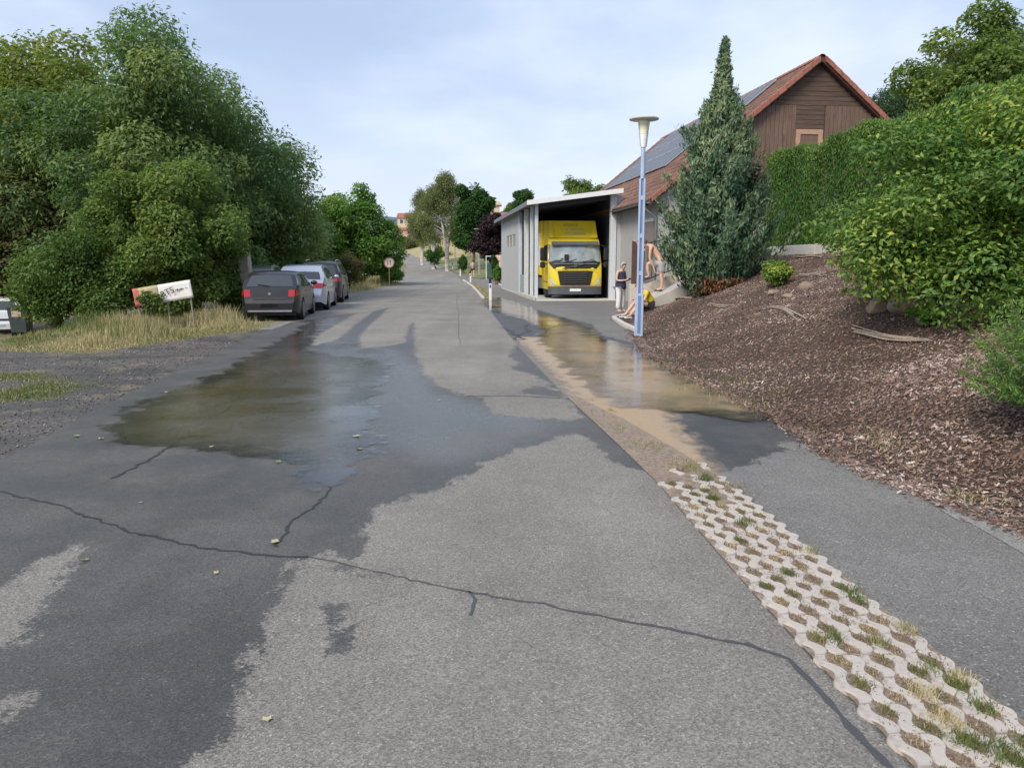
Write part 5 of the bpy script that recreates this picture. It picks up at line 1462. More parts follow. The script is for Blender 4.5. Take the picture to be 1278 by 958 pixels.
# ------------------------------------------------------------------ cars
def carpaint(name, col, metal=.4): 
    m = plain(name, col, .35, metal, var=.04, coat=.45 if max(col) < .03 else 1.0); return m
m_glass = plain('car_glass', (.030, .036, .042), .06, spec=1.0, var=.05)
m_rubber = plain('tyre_rubber', (.018, .018, .019), .85)
m_rim = plain('alloy_rim', (.45, .46, .48), .35, .8, var=.05)
m_tail = plain('tail_lamp', (.42, .012, .012), .15, var=.15, scale=30, coat=.6)
m_trim = plain('black_trim', (.02, .02, .022), .6)
m_chrome = plain('chrome', (.7, .7, .72), .15, .95, var=.02)
def car(label, loc, rz, prof, L, W, H, belt, paint, wheels, tail, rearwin, winds, group, plate='dark', emblem=True, rails=False, reflect=False):
    root = thing('parked_car', label, 'car', loc, rz, group)
    px_ = np.array([p[0] for p in prof]); pz = np.array([p[1] for p in prof])
    top_i = int(np.argmax(pz))
    def ztop(x):
        return float(np.interp(x, np.maximum.accumulate(px_[:]), pz)) if False else zt(x)
    def zt(x):
        best = 0
        for (x0, z0), (x1, z1) in zip(prof[:-1], prof[1:]):
            lo, hi = min(x0, x1), max(x0, x1)
            if lo - 1e-6 <= x <= hi + 1e-6:
                u = 0 if hi-lo < 1e-6 else (x-x0)/(x1-x0); best = max(best, z0+(z1-z0)*u)
        return best
    def hw(x, z):
        e = min(x, L-x)
        pl_ = 1 - .20*max(0, 1-e/.55)**2.2 - .04*max(0, 1-e/1.6)
        if z > belt: tb = 1 - .27*((z-belt)/(H-belt))**1.1
        else: tb = 1 - .05*max(0, (.55-z)/.55)**2 - .012*max(0, (z-.62)/.3)
        return W/2*pl_*tb
    r_w = wheels[2]
    def zlo(x):
        z = .21 + (.10*max(0, 1-min(x, L-x)/.25))
        for xc in wheels[:2]:
            d = abs(x-xc); ra = r_w+.055
            if d < ra: z = max(z, r_w + math.sqrt(ra*ra-d*d)*.98)
        return z
    xs = sorted(set([round(v, 3) for v in list(np.linspace(0, .3, 13)) + list(np.linspace(.3, L-.3, 56)) + list(np.linspace(L-.3, L, 9))]))
    b = MB(); rings = []
    NS, NTp = 9, 7
    for x in xs:
        z0, z1 = zlo(x), max(zt(x), zlo(x)+.02)
        side = [(hw(x, z0+(z1-z0)*i/NS), z0+(z1-z0)*i/NS) for i in range(NS+1)]
        ring = [(x, -y, z) for y, z in side]
        ye, ze = side[-1]
        for k in range(1, NTp+1):
            w = -1+2*k/(NTp+1)
            ring.append((x, w*ye, ze + (.025*(1-w*w) if z1 > .6 else 0)))
        ring += [(x, y, z) for y, z in reversed(side)]
        rings.append(ring)
    b.grid(rings)
    n = len(rings[0]); b.f.append(tuple(range(n))); b.m.append(0); b.f.append(tuple((len(rings)-1)*n+k for k in reversed(range(n)))); b.m.append(0)
    b.build('body', paint, root, 32)
    MB().box((.25, -W/2+.16, .16), (L-.25, W/2-.16, .55)).build('underbody', m_trim, root)
    def on_top(s, w, out=.006):   # s: (x,z) on the profile, w across
        x, z = s; y = hw(x, z)*w
        return (x - out*.7*(1 if x < L/2 else -1), y, z + .025*(1-w*w) + out*.7)
    def seg(a, b_, n_=6): return [(a[0]+(b_[0]-a[0])*i/n_, a[1]+(b_[1]-a[1])*i/n_) for i in range(n_+1)]
    def rear_patch(name, a, b_, w0, w1, mat, parent=root, out=.006, w0b=None, w1b=None):
        w0b = w0 if w0b is None else w0b; w1b = w1 if w1b is None else w1b
        mb = MB(); ss = seg(a, b_)
        mb.grid([[on_top(s, (w0+(w0b-w0)*i/6)+((w1+(w1b-w1)*i/6)-(w0+(w0b-w0)*i/6))*k/8, out) for k in range(9)] for i, s in enumerate(ss)])
        return mb.build(name, mat, parent, 60, False)
    rear_patch('rear_window', rearwin[0], rearwin[1], -.86, .86, m_glass, out=.008, w0b=-.80, w1b=.80)
    ws = winds['wind']; rear_patch('windscreen', ws[0], ws[1], -.86, .86, m_glass)
    def side_patch(name, poly, mat, s, out=.006, parent=root):
        mb = MB(); cx = sum(p[0] for p in poly)/len(poly); cz = sum(p[1] for p in poly)/len(poly)
        ring1 = [(x, s*(hw(x, z)+out), z) for x, z in poly]
        mb.v = ring1 + [(cx, s*(hw(cx, cz)+out), cz)]
        n_ = len(poly); mb.f = [(i, (i+1) % n_, n_) for i in range(n_)]; mb.m = [0]*n_
        return mb.build(name, mat, parent, None, False)
    for s in (-1, 1):
        for poly in winds['side']: side_patch('side_window', poly, m_glass, s)
        tl = tail
        o = rear_patch('tail_light', tl['a'], tl['b'], s*tl['w0'], s*.995, m_tail, out=.012)
        side_patch('wrap', tl['side'], m_tail, s, .008, o)
        # door handle, mirror
        for hx in winds['handles']: MB().box((hx, s*hw(hx, belt-.1)-.015, belt-.12), (hx+.16, s*hw(hx, belt-.1)+.02, belt-.09), 0, None, .008).build('door_handle', paint, root)
        mx = winds['mirror']
        mb = MB(); bm = bmesh.new(); bmesh.ops.create_icosphere(bm, subdivisions=2, radius=1)
        mb.add([(mx + v.co.x*.07, s*(hw(mx, belt+.08)+.12) + v.co.y*.11, belt+.10+v.co.z*.075) for v in bm.verts], [[v.index for v in f.verts] for f in bm.faces]); bm.free()
        mb.build('mirror', paint, root, 60)
        for wx in wheels[:2]:
            w_ = bpy.data.objects.new('wheel', None); C.objects.link(w_); w_.parent = root; w_.location = (wx, s*(W/2-.11), r_w)
            mb = MB(); mb.lathe([(r_w*.66, -.10), (r_w*.93, -.105), (r_w, -.075), (r_w, .075), (r_w*.93, .105), (r_w*.66, .10)], 26, 0, (0, 0, 0), 'Y'); mb.build('tyre', m_rubber, w_, 50)
            mb = MB()
            mb.lathe([(r_w*.67, s*.085-.02), (r_w*.67, s*.085+.02), (r_w*.60, s*.085+.02), (r_w*.60, s*.085-.02)], 24, 0, (0, 0, 0), 'Y')
            for k in range(7):
                a = 2*math.pi*k/7; M = Matrix.Rotation(a, 4, 'Y')
                mb.box((-.022, s*.085-.012, .03), (.022, s*.085+.012, r_w*.63), 0, M)
            mb.lathe([(.05, s*.085-.015), (.05, s*.085+.015)], 12, 0, (0, 0, 0), 'Y')
            mb.build('rim', m_rim, w_)
            MB().lathe([(r_w*.6, -.02), (r_w*.6, .02)], 20, 0, (0, 0, 0), 'Y').build('brake_disc', m_trim, w_)
    # number plate, bumper strip, badge, wiper
    zb = winds['plate_z']
    MB().box((-.012, -.26, zb), (.012, .26, zb+.115), 0, Matrix.Translation((winds['plate_x'], 0, 0)), .004).build('number_plate', m_trim if plate == 'dark' else m_wpaint, root)
    MB().box((-.015, -W*.36, .27), (.06, W*.36, .33), 0, Matrix.Translation((winds.get('strip_x', .03), 0, 0)), .01).build('bumper_strip', m_chrome if reflect else m_trim, root)
    if emblem: MB().lathe([(.04, -.012), (.04, .012)], 16, 0, (winds['badge'][0], 0, winds['badge'][1]), 'X').build('badge', m_chrome, root)
    rear_patch('tailgate_insert', winds['insert'][0], winds['insert'][1], -.66, .66, m_trim, out=.010)
    a_, c_ = rearwin
    mb = MB(); mb.tube([on_top(a_, .02, .02), on_top((a_[0]+.05, a_[1]+.05), .45, .02)], .012, 5); mb.build('rear_wiper', m_trim, root)
    if rails:
        for s in (-1, 1):
            mb = MB(); mb.tube([(x, s*(hw(x, zt(x))-.05), zt(x)+.07) for x in np.linspace(.8, 2.6, 8)], .02, 6); mb.build('roof_rail', m_alu, root, 60)
    return root
HEAD = math.atan2(1, -.135)
CG = 'cars parked along the left road edge'
hatch_prof = [(.10, .24), (.03, .34), (.0, .52), (.05, .60), (.075, .72), (.12, .93), (.17, .97), (.60, 1.33), (.78, 1.40), (1.4, 1.43), (2.05, 1.41), (2.35, 1.35), (3.05, .99), (3.25, .95), (3.9, .83), (4.12, .70), (4.23, .50), (4.22, .30), (4.15, .22)]
hatch_w = dict(wind=((2.40, 1.325), (3.02, 1.005)), side=[[(.78, 1.01), (1.20, .99), (1.30, 1.34), (1.08, 1.34)], [(1.28, .99), (1.98, .98), (1.98, 1.345), (1.38, 1.345)], [(2.06, .98), (2.92, .97), (2.40, 1.29), (2.06, 1.34)]], handles=[1.42, 2.2], mirror=2.85, insert=((.052, .605), (.068, .675)), plate_z=.40, plate_x=.012, badge=(.085, .80), strip_x=.01)
hatch_tail = dict(a=(.075, .70), b=(.115, .90), w0=.75, side=[(.09, .72), (.32, .76), (.34, .86), (.13, .90)])
car('black hatchback parked nearest, red tail lights and dark plate', (-7.05, 22.55, 0), HEAD, hatch_prof, 4.23, 1.75, 1.43, .95, carpaint('black_metallic', (.016, .015, .019), .2), (.80, 3.46, .315), hatch_tail, ((.19, .985), (.575, 1.30)), hatch_w, CG, reflect=True)
van_prof = [(.10, .24), (.02, .36), (.0, .56), (.04, .66), (.07, .80), (.14, 1.02), (.18, 1.06), (.52, 1.46), (.70, 1.55), (1.4, 1.60), (2.2, 1.57), (2.5, 1.50), (3.35, 1.06), (3.5, 1.0), (4.0, .86), (4.2, .72), (4.27, .52), (4.26, .30), (4.2, .22)]
van_w = dict(wind=((2.56, 1.465), (3.32, 1.08)), side=[[(.75, 1.12), (1.22, 1.10), (1.25, 1.48), (.98, 1.47)], [(1.30, 1.09), (2.08, 1.08), (2.06, 1.50), (1.33, 1.50)], [(2.16, 1.08), (3.22, 1.05), (2.58, 1.42), (2.14, 1.50)]], handles=[1.45, 2.3], mirror=3.05, insert=((.10, .26), (.03, .34)), plate_z=.66, plate_x=.025, badge=(.075, .90))
van_tail = dict(a=(.06, .78), b=(.11, .96), w0=.58, side=[(.09, .80), (.36, .86), (.38, .93), (.13, .97)])
car('silver blue compact van parked between the two black cars', (-7.40, 27.25, 0), HEAD, van_prof, 4.27, 1.78, 1.60, 1.04, carpaint('silver_blue', (.42, .46, .56)), (.80, 3.56, .32), van_tail, ((.20, 1.085), (.50, 1.42)), van_w, CG, 'light')
suv_prof = [(.10, .28), (.02, .40), (.0, .66), (.05, .74), (.07, .90), (.10, 1.10), (.14, 1.14), (.38, 1.58), (.55, 1.67), (1.4, 1.72), (2.2, 1.70), (2.5, 1.63), (3.1, 1.16), (3.3, 1.10), (4.1, .98), (4.38, .82), (4.45, .55), (4.44, .34), (4.36, .26)]
suv_w = dict(wind=((2.55, 1.60), (3.07, 1.185)), side=[[(.62, 1.18), (1.2, 1.16), (1.22, 1.58), (.82, 1.58)], [(1.28, 1.15), (2.0, 1.14), (2.0, 1.61), (1.3, 1.61)], [(2.08, 1.14), (3.0, 1.12), (2.58, 1.52), (2.08, 1.60)]], handles=[1.45, 2.25], mirror=2.9, insert=((.10, .30), (.03, .40)), plate_z=.70, plate_x=.03, badge=(.075, 1.0))
suv_tail = dict(a=(.055, .86), b=(.095, 1.06), w0=.74, side=[(.08, .88), (.28, .92), (.28, 1.02), (.12, 1.07)])
car('black estate car with roof rails, farthest of the parked row', (-8.0, 32.4, 0), HEAD, suv_prof, 4.45, 1.82, 1.72, 1.12, carpaint('black_gloss', (.018, .018, .022)), (.86, 3.62, .35), suv_tail, ((.16, 1.165), (.37, 1.55)), suv_w, CG, 'light', rails=True)
car('dark car in the shade, mostly hidden behind the black hatchback', (-10.1, 30.2, float(terrain(-10.1, 31))), HEAD, van_prof, 4.27, 1.78, 1.60, 1.04, carpaint('anthracite', (.05, .055, .06)), (.80, 3.56, .32), van_tail, ((.20, 1.085), (.50, 1.42)), van_w, CG, 'light')
wx_ = at(6, 400, 28.4).x - .15
car('white car cut off by the left picture edge', (wx_, 28.2, float(terrain(wx_, 29)) - .05), R(121), hatch_prof, 4.23, 1.75, 1.43, .95, carpaint('white_gloss', (.72, .73, .74), 0.0), (.80, 3.46, .315), hatch_tail, ((.19, .985), (.575, 1.30)), hatch_w, None, 'light')

# ------------------------------------------------------------------ the truck
def truck():
    M0 = Matrix.Translation((1.02, 35.0, 0)) @ Matrix.Rotation(ANG, 4, 'Z')
    loc = M0 @ Vector((1.95, .55, .022))
    root = thing('truck', 'yellow delivery truck with box body parked inside the garage', 'truck', loc, ANG)
    yel = plain('truck_yellow', (.88, .66, .03), .35, var=.04, coat=.7)
    yel2 = plain('box_yellow', (.80, .58, .03), .45, var=.05)
    W = 1.25
    # cab: lofted shell, front leaning back above the belt (y runs backwards into the garage)
    b = MB()
    prof = [(.05, .42), (.0, .55), (-.02, 1.10), (.0, 1.42), (.07, 1.70), (.30, 2.62), (.42, 2.72), (.65, 2.76)]
    rows = []
    for y, z in prof:
        hwz = W*(1.0 if z < 1.5 else 1.0 - .05*(z-1.5))
        row = []
        for k in range(13):
            w = -1+2*k/12
            row.append((w*hwz, y + .16*abs(w)**3.5, z))
        rows.append(row)
    b.grid(rows)
    for s in (-1, 1):     # cab sides
        sd = []
        for y, z in prof:
            hwz = W*(1.0 if z < 1.5 else 1.0 - .05*(z-1.5)); sd.append([(s*hwz, y+.16, z), (s*hwz, (y+.16+2.0)/2, z), (s*hwz, 2.0, z)])
        b.grid(sd)
    hw_t = W*(1-.05*(2.76-1.5)); b.add([(-hw_t, .81, 2.76), (hw_t, .81, 2.76), (hw_t, 2.0, 2.76), (-hw_t, 2.0, 2.76)], [(0,1,2,3)])
    b.add([(-W, 2.0, .42), (W, 2.0, .42), (hw_t, 2.0, 2.76), (-hw_t, 2.0, 2.76)], [(0,1,2,3)])
    b.build('cab', yel, root, 35, False)
    def front(name, poly, mat, out, parent=root):     # outline (w -1..1, z) laid on the cab front
        vs = []
        py = [p[0] for p in prof]; pz_ = [p[1] for p in prof]
        n = len(poly); fine = []
        for i in range(n):
            a, c = poly[i], poly[(i+1) % n]
            for k in range(4): fine.append((a[0]+(c[0]-a[0])*k/4, a[1]+(c[1]-a[1])*k/4))
        def pt(w, z): return (w*W*(1.0 if z < 1.5 else 1.0-.05*(z-1.5)), float(np.interp(z, pz_, py)) + .16*abs(w)**3.5 - out, z)
        cz = sum(p[1] for p in fine)/len(fine); cw = sum(p[0] for p in fine)/len(fine)
        mb = MB(); m = len(fine)
        for sc in (1.0, .75, .5, .25): mb.v += [pt(cw+(w-cw)*sc, cz+(z-cz)*sc) for w, z in fine]
        mb.v.append(pt(cw, cz))
        for r in range(3): mb.f += [(r*m+i, r*m+(i+1) % m, (r+1)*m+(i+1) % m, (r+1)*m+i) for i in range(m)]
        mb.f += [(3*m+i, 3*m+(i+1) % m, 4*m) for i in range(m)]; mb.m = [0]*len(mb.f)
        return mb.build(name, mat, parent, 40, False)
    front('front_panel', [(-.97, 1.62), (-.80, 1.36), (.80, 1.36), (.97, 1.62), (.99, 2.45), (-.99, 2.45)], m_trim, .010)
    gl = front('windscreen', [(-.955, 1.68), (.955, 1.68), (.965, 2.42), (-.965, 2.42)], plain('screen_glass', (.30, .35, .36), .08, spec=1.0, var=.35, scale=2.2), .018)
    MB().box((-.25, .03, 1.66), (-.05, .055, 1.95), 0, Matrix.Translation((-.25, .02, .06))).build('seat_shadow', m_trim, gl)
    b = MB(); b.box((-1.08, -.03, 2.42), (1.08, .16, 2.60), 0, Matrix.Translation((0, .12, .0)), .03); b.build('sun_visor', plain('visor_grey', (.13, .14, .15), .4), root)
    front('grille', [(-.56, .62), (.56, .62), (.66, 1.26), (-.66, 1.26)], m_trim, .022)
    for z in (.74, .84, .94, 1.04, 1.14):
        MB().box((-.52, -.075, z), (.52, -.045, z+.028), 0, None, .006).build('grille_bar', plain('grille_grey', (.09, .09, .095), .4) if z == .74 else bpy.data.materials['grille_grey'], root)
    b = MB(); M = Matrix.Translation((.02, -.035, 1.50)) @ Matrix.Rotation(R(-13), 4, 'Y'); b.box((-.55, -.012, -.018), (.42, .012, .018), 0, M); b.build('diagonal_bar', m_chrome, root)
    b = MB(); b.lathe([(.085, -.015), (.085, .015), (.055, .015), (.055, -.015)], 20, 0, (0, -.045, 1.50), 'Y'); b.build('ring_badge', m_chrome, root)
    b = MB(); b.box((-1.0, -.03, 1.585), (1.0, -.005, 1.605)); b.build('panel_strip', m_alu, root)
    b = MB()
    rows = [[(w*1.25, -.06+.18*abs(w)**3.5, z) for w in np.linspace(-1, 1, 13)] for z in (.20, .30, .50, .56)]
    b.grid(rows); b.grid([[(x, y+.25, z) for x, y, z in rows[-1]], rows[-1]]); b.build('bumper', plain('bumper_grey', (.075, .085, .10), .5), root, 35, False)
    MB().box((-.26, -.085, .34), (.26, -.066, .46), 0, None, .003).build('number_plate', m_wpaint, root)
    for wx in (-.55, .25):
        b = MB(); b.tube([(wx, -.005, 1.66), (wx+.35, .03, 1.72), (wx+.62, .06, 1.80)], .014, 5); b.build('wiper', m_trim, root)
    for z in (.60, 1.30): MB().box((-1.0, -.034, z), (1.0, -.022, z+.012)).build('panel_seam', m_trim, root)
    for s in (-1, 1):
        h = front('headlight', [(s*.70, .62), (s*.94, .66), (s*.93, 1.02), (s*.84, .86)], plain('headlamp_glass', (.62, .64, .62), .1, var=.2, scale=12, spec=.9), .02)
        front('lens', [(s*.78, .68), (s*.87, .70), (s*.88, .80)], m_chrome, .026, h)
        mr = MB(); mr.box((s*1.48-.12, .16, 1.72), (s*1.48+.12, .30, 2.32), 0, None, .05); mr.box((s*1.48-.12, .16, 1.40), (s*1.48+.12, .30, 1.68), 0, None, .05)
        mo = mr.build('mirror', m_trim, root)
        for za, zb in ((2.45, 2.36), (1.60, 1.55)):
            mb = MB(); mb.tube([(s*1.22, .28, za), (s*1.42, .22, zb)], .02, 6); mb.build('bracket', m_trim, mo)
        MB().box((s*1.225-.012, .55, 1.62), (s*1.225+.012, 1.45, 2.42)).build('side_window', m_glass, root)
        MB().box((s*1.252-.006, .35, .75), (s*1.252+.006, 1.55, .78)).build('door_seam', m_trim, root)
    # roof spoiler with lettering
    b = MB(); bot = [(-1.12, .55, 2.765), (1.12, .55, 2.765), (1.14, 2.05, 2.765), (-1.14, 2.05, 2.765)]; top = [(-1.10, 1.02, 3.56), (1.10, 1.02, 3.56), (1.12, 2.05, 3.60), (-1.12, 2.05, 3.60)]
    b.add(bot+top, [(0,1,5,4), (1,2,6,5), (2,3,7,6), (3,0,4,7), (4,5,6,7)]); sp = b.build('roof_spoiler', yel, root)
    for s in (-1, 1):
        b = MB(); b.prism([(s*.95, .50, 2.77), (s*.72, .62, 2.78), (s*.97, .94, 3.50), (s*1.10, .96, 3.54), (s*1.12, .50, 2.77)], (0, .05, 0)); b.build('fin', yel, sp)
    n_ = Vector((0, -.79, .47)).normalized()
    tl = math.atan2(.47, .795)
    m_let = plain('bronze_lettering', (.30, .22, .08), .5)
    for txt, z, s, ox in (('AGRAR', 3.36, .20, -.08), ('& HOTELL', 3.15, .18, .12), ('STRABINER', 2.95, .18, .08)):
        y = .55 + (z-2.765)/.795*.47
        text_mesh(txt, s, m_let if txt == 'AGRAR' else m_alu, sp, Matrix.Translation((ox, y-.012, z)) @ Matrix.Rotation(R(90)-tl, 4, 'X'), 'lettering', 1.15)
    # box body, chassis, wheels
    bx = MB(); bx.box((-1.27, 2.25, 1.02), (1.27, 9.6, 3.62), 0, None, .03); bo = bx.build('box_body', yel2, root)
    for s in (-1, 1): MB().box((s*1.274-.003, 2.55, 1.50), (s*1.274+.003, 9.3, 3.05)).build('white_panel', m_wpaint, bo)
    text_mesh('STRAB', .62, plain('slate_lettering', (.12, .14, .18), .5), bo, Matrix.Translation((-1.280, 4.3, 2.30)) @ Matrix.Rotation(R(-90), 4, 'Z') @ FACE)
    MB().box((-.5, .6, .45), (.5, 9.4, .98)).build('chassis', m_trim, root)
    for s in (-1, 1):
        for y in (1.25, 6.9):
            w = bpy.data.objects.new('wheel', None); C.objects.link(w); w.parent = root; w.location = (s*1.06, y, .50)
            mb = MB(); mb.lathe([(.28, -.14), (.47, -.15), (.50, -.12), (.50, .12), (.47, .15), (.28, .14)], 28, 0, (0, 0, 0), 'X'); mb.build('tyre', m_rubber, w, 50)
            mb = MB(); mb.lathe([(.285, -.10), (.285, .10), (.12, s*.06), (.10, s*.10)] if s > 0 else [(.285, .10), (.285, -.10), (.12, -.06), (.10, -.10)], 22, 0, (0, 0, 0), 'X'); mb.build('rim', m_alu, w, 50)
        MB().box((s*1.20-.04, 2.6, .40), (s*1.20+.04, 5.9, .92)).build('side_guard', plain('guard_grey', (.16, .16, .17), .5) if s < 0 else bpy.data.materials['guard_grey'], root)
truck()

# ------------------------------------------------------------------ people
m_skin = plain('skin', (.58, .37, .28), .55, var=.08, scale=9)
m_skin2 = plain('skin_tanned', (.60, .37, .27), .55, var=.08, scale=9)
def skin(name, V, E, mat, parent, sub=2):
    """continuous body or garment grown around a joint skeleton; V: name -> (position, radius)"""
    keys = list(V); me = bpy.data.meshes.new(name)
    me.from_pydata([V[k][0] for k in keys], [(keys.index(a), keys.index(b)) for a, b in E], [])
    o = link(name, me, parent, [mat])
    md = o.modifiers.new('skin', 'SKIN'); md.use_smooth_shade = True; md.branch_smoothing = .4
    for k, sv in zip(keys, me.skin_vertices[0].data):
        r = V[k][1]; sv.radius = r if isinstance(r, tuple) else (r, r)
    me.skin_vertices[0].data[0].use_root = True
    s = o.modifiers.new('sub', 'SUBSURF'); s.levels = s.render_levels = sub
    # freeze to a plain mesh
    fm = bpy.data.meshes.new_from_object(o.evaluated_get(bpy.context.evaluated_depsgraph_get()))
    o.modifiers.clear(); o.data = fm; fm.name = name
    if not fm.materials: fm.materials.append(mat)
    fm.polygons.foreach_set('use_smooth', [True]*len(fm.polygons))
    return o
def add(a, b): return tuple(x+y for x, y in zip(a, b))
def hand(V, E, wrist, palm, tips_dir, curl, key, s=1.0):
    """palm, four fingers and thumb continuing an arm"""
    p0, p1 = Vector(V[wrist][0]), Vector(palm); d = (p1-p0).normalized()
    side = d.cross(Vector(tips_dir)).normalized(); dn = Vector(tips_dir).normalized()
    V[key+'palm'] = (tuple(p1), (.030*s, .022*s)); E.append((wrist, key+'palm'))
    for i, (off, ln) in enumerate(((-.030, .060), (-.010, .075), (.010, .070), (.028, .052))):
        k0 = p1 + d*.030 + side*off; k1 = k0 + d*ln*.55 + dn*ln*curl*.4; k2 = k1 + d*ln*.25 + dn*ln*curl*.8
        V[f'{key}k{i}'] = (tuple(k0), .0095); V[f'{key}m{i}'] = (tuple(k1), .0085); V[f'{key}t{i}'] = (tuple(k2), .0075)
        E += [(key+'palm', f'{key}k{i}'), (f'{key}k{i}', f'{key}m{i}'), (f'{key}m{i}', f'{key}t{i}')]
    t0 = p1 - side*.036 - d*.005; t1 = t0 + d*.035 - side*.012 + dn*.02
    V[key+'th0'] = (tuple(t0), .011); V[key+'th1'] = (tuple(t1), .009); E += [(key+'palm', key+'th0'), (key+'th0', key+'th1')]
def head(V, E, neck, hb, c, front, up):
    f, u = Vector(front).normalized(), Vector(up).normalized(); c = Vector(c)
    V['jaw'] = (tuple(c - u*.055 + f*.015), (.066, .070)); V['skull'] = (tuple(c + u*.02 - f*.01), (.082, .094)); V['crown'] = (tuple(c + u*.085 - f*.015), (.060, .068))
    V['nose'] = (tuple(c + f*.098 - u*.010), .012)
    E += [(neck, 'jaw'), ('jaw', 'skull'), ('skull', 'crown'), ('skull', 'nose')]
    sd = f.cross(u)
    return c, f, u, sd
def head_bits(root, c, f, u, sd, hair_mat, cover=.15, thick=.104, low=-.02):
    """hair cap, ears, eyes, mouth"""
    bm = bmesh.new(); bmesh.ops.create_icosphere(bm, subdivisions=3, radius=1)
    g = random.Random(3)
    for v in list(bm.verts):
        p = v.co
        if p.x > cover and p.z < .62 or p.z < low - .35: bm.verts.remove(v)
    mb = MB(); bm.verts.index_update(); bm.faces.ensure_lookup_table()
    vs = []
    for v in bm.verts:
        p = v.co*(thick*(1+g.uniform(-.05, .09)))
        vs.append(c + f*(p.x*1.02-.012) + sd*(p.y*.90) + u*(p.z*1.08+.028))
    mb.add(vs, [[v.index for v in q.verts] for q in bm.faces]); bm.free()
    o = mb.build('hair', hair_mat, root, 60, False)
    md = o.modifiers.new('thick', 'SOLIDIFY'); md.thickness = .012; md.offset = 0
    for s in (-1, 1):
        mb = MB(); q = c + sd*(s*.082) - u*.005 - f*.005
        mb.lathe([(.004, -.012), (.022, -.008), (.028, .0), (.022, .008), (.004, .012)], 10, 0, tuple(q), 'Y'); mb.build('ear', bpy.data.materials['skin'], root, 60)
        mb = MB(); q = c + f*.083 + sd*(s*.032) + u*.018; mb.lathe([(.002, -.008), (.010, -.004), (.010, .004), (.002, .008)], 8, 0, tuple(q)); mb.build('eye', m_trim, root, 60)
    mb = MB(); q = c + f*.080 - u*.058; mb.tube([q - sd*.025, q + f*.004, q + sd*.025], .005, 5); mb.build('mouth', m_fred, root, 60)

def woman():
    wx, wy = G(774, 389.5)
    root = thing('person', 'elderly woman in navy sleeveless top and white trousers looking at a phone', 'person', (wx, wy, 0), math.atan2(-.75, .66))
    V, E = {}, []
    V['pelvis'] = ((0, 0, .93), (.15, .12)); V['waist'] = ((.01, 0, 1.05), (.15, .12)); V['chest'] = ((.03, 0, 1.25), (.155, .12)); V['upper'] = ((.02, 0, 1.37), (.12, .085)); V['neck'] = ((.05, 0, 1.46), .052)
    E += [('pelvis', 'waist'), ('waist', 'chest'), ('chest', 'upper'), ('upper', 'neck')]
    hd = head(V, E, 'neck', None, (.105, 0, 1.555), (.88, 0, -.42), (.42, 0, .9))
    for s, n in ((1, 'l'), (-1, 'r')):
        V[n+'sh'] = ((.0, s*.165, 1.385), .058); V[n+'ua'] = ((.0, s*.215, 1.24), .050); V[n+'el'] = ((.02, s*.235, 1.09), .042); V[n+'fa'] = ((.15, s*.16, 1.08), .037); V[n+'wr'] = ((.25, s*.075+.02, 1.10), .027)
        E += [('upper', n+'sh'), (n+'sh', n+'ua'), (n+'ua', n+'el'), (n+'el', n+'fa'), (n+'fa', n+'wr')]
        V[n+'hip'] = ((0, s*.085, .86), .095); V[n+'th'] = ((.01, s*.095, .66), .080); V[n+'kn'] = ((.015, s*.10, .48), .058); V[n+'ca'] = ((-.01, s*.10, .32), .055); V[n+'an'] = ((-.015, s*.10, .09), .036); V[n+'to'] = ((.13, s*.115, .035), (.034, .026))
        E += [('pelvis', n+'hip'), (n+'hip', n+'th'), (n+'th', n+'kn'), (n+'kn', n+'ca'), (n+'ca', n+'an'), (n+'an', n+'to')]
        hand(V, E, n+'wr', (.315, s*.045+.01, 1.115), (0, 0, 1), .8, n)
    skin('body', V, E, m_skin, root)
    top = {k: V[k] for k in ('pelvis', 'waist', 'chest', 'upper')}
    top = {'hem': ((0, 0, .76), (.225, .20)), 'pelvis': ((0, 0, .93), (.215, .185)), 'waist': ((.01, 0, 1.06), (.19, .155)), 'chest': ((.035, 0, 1.25), (.185, .15)), 'upper': ((.02, 0, 1.36), (.145, .105)),
           'ls': ((.01, .135, 1.40), .062), 'rs': ((.01, -.135, 1.40), .062)}
    skin('sleeveless_top', top, [('hem', 'pelvis'), ('pelvis', 'waist'), ('waist', 'chest'), ('chest', 'upper'), ('upper', 'ls'), ('upper', 'rs')], plain('navy_cloth', (.030, .034, .075), .85, var=.2, scale=25), root)
    tr = {'p': ((0, 0, .90), (.185, .155))}; te = []
    for s, n in ((1, 'l'), (-1, 'r')):
        tr[n+'h'] = ((0, s*.09, .80), .115); tr[n+'k'] = ((.012, s*.10, .48), .092); tr[n+'a'] = ((-.01, s*.105, .11), .088)
        te += [('p', n+'h'), (n+'h', n+'k'), (n+'k', n+'a')]
    skin('trousers', tr, te, plain('white_cloth', (.68, .67, .66), .85, var=.08, scale=20), root)
    for s in (1, -1):
        mb = MB(); mb.box((-.07, s*.11-.045, 0), (.19, s*.11+.045, .055), 0, None, .02); mb.build('shoe', plain('sandal', (.30, .24, .20), .7), root)
    head_bits(root, *hd, plain('grey_hair', (.34, .32, .31), .8, var=.35, scale=60), .30, .110, -.25)
    return root, (wx, wy)
wroot, (wx, wy) = woman()
ph = MB(); ph.box((-.075, -.037, -.005), (.075, .037, .005), 0, None, .004)
po = ph.build('phone', m_trim, None); po.matrix_world = wroot.matrix_basis @ Matrix.Translation((.375, .03, 1.13)) @ Matrix.Rotation(R(-25), 4, 'Y')
tag(po, 'small dark phone held by the woman in navy', 'phone')

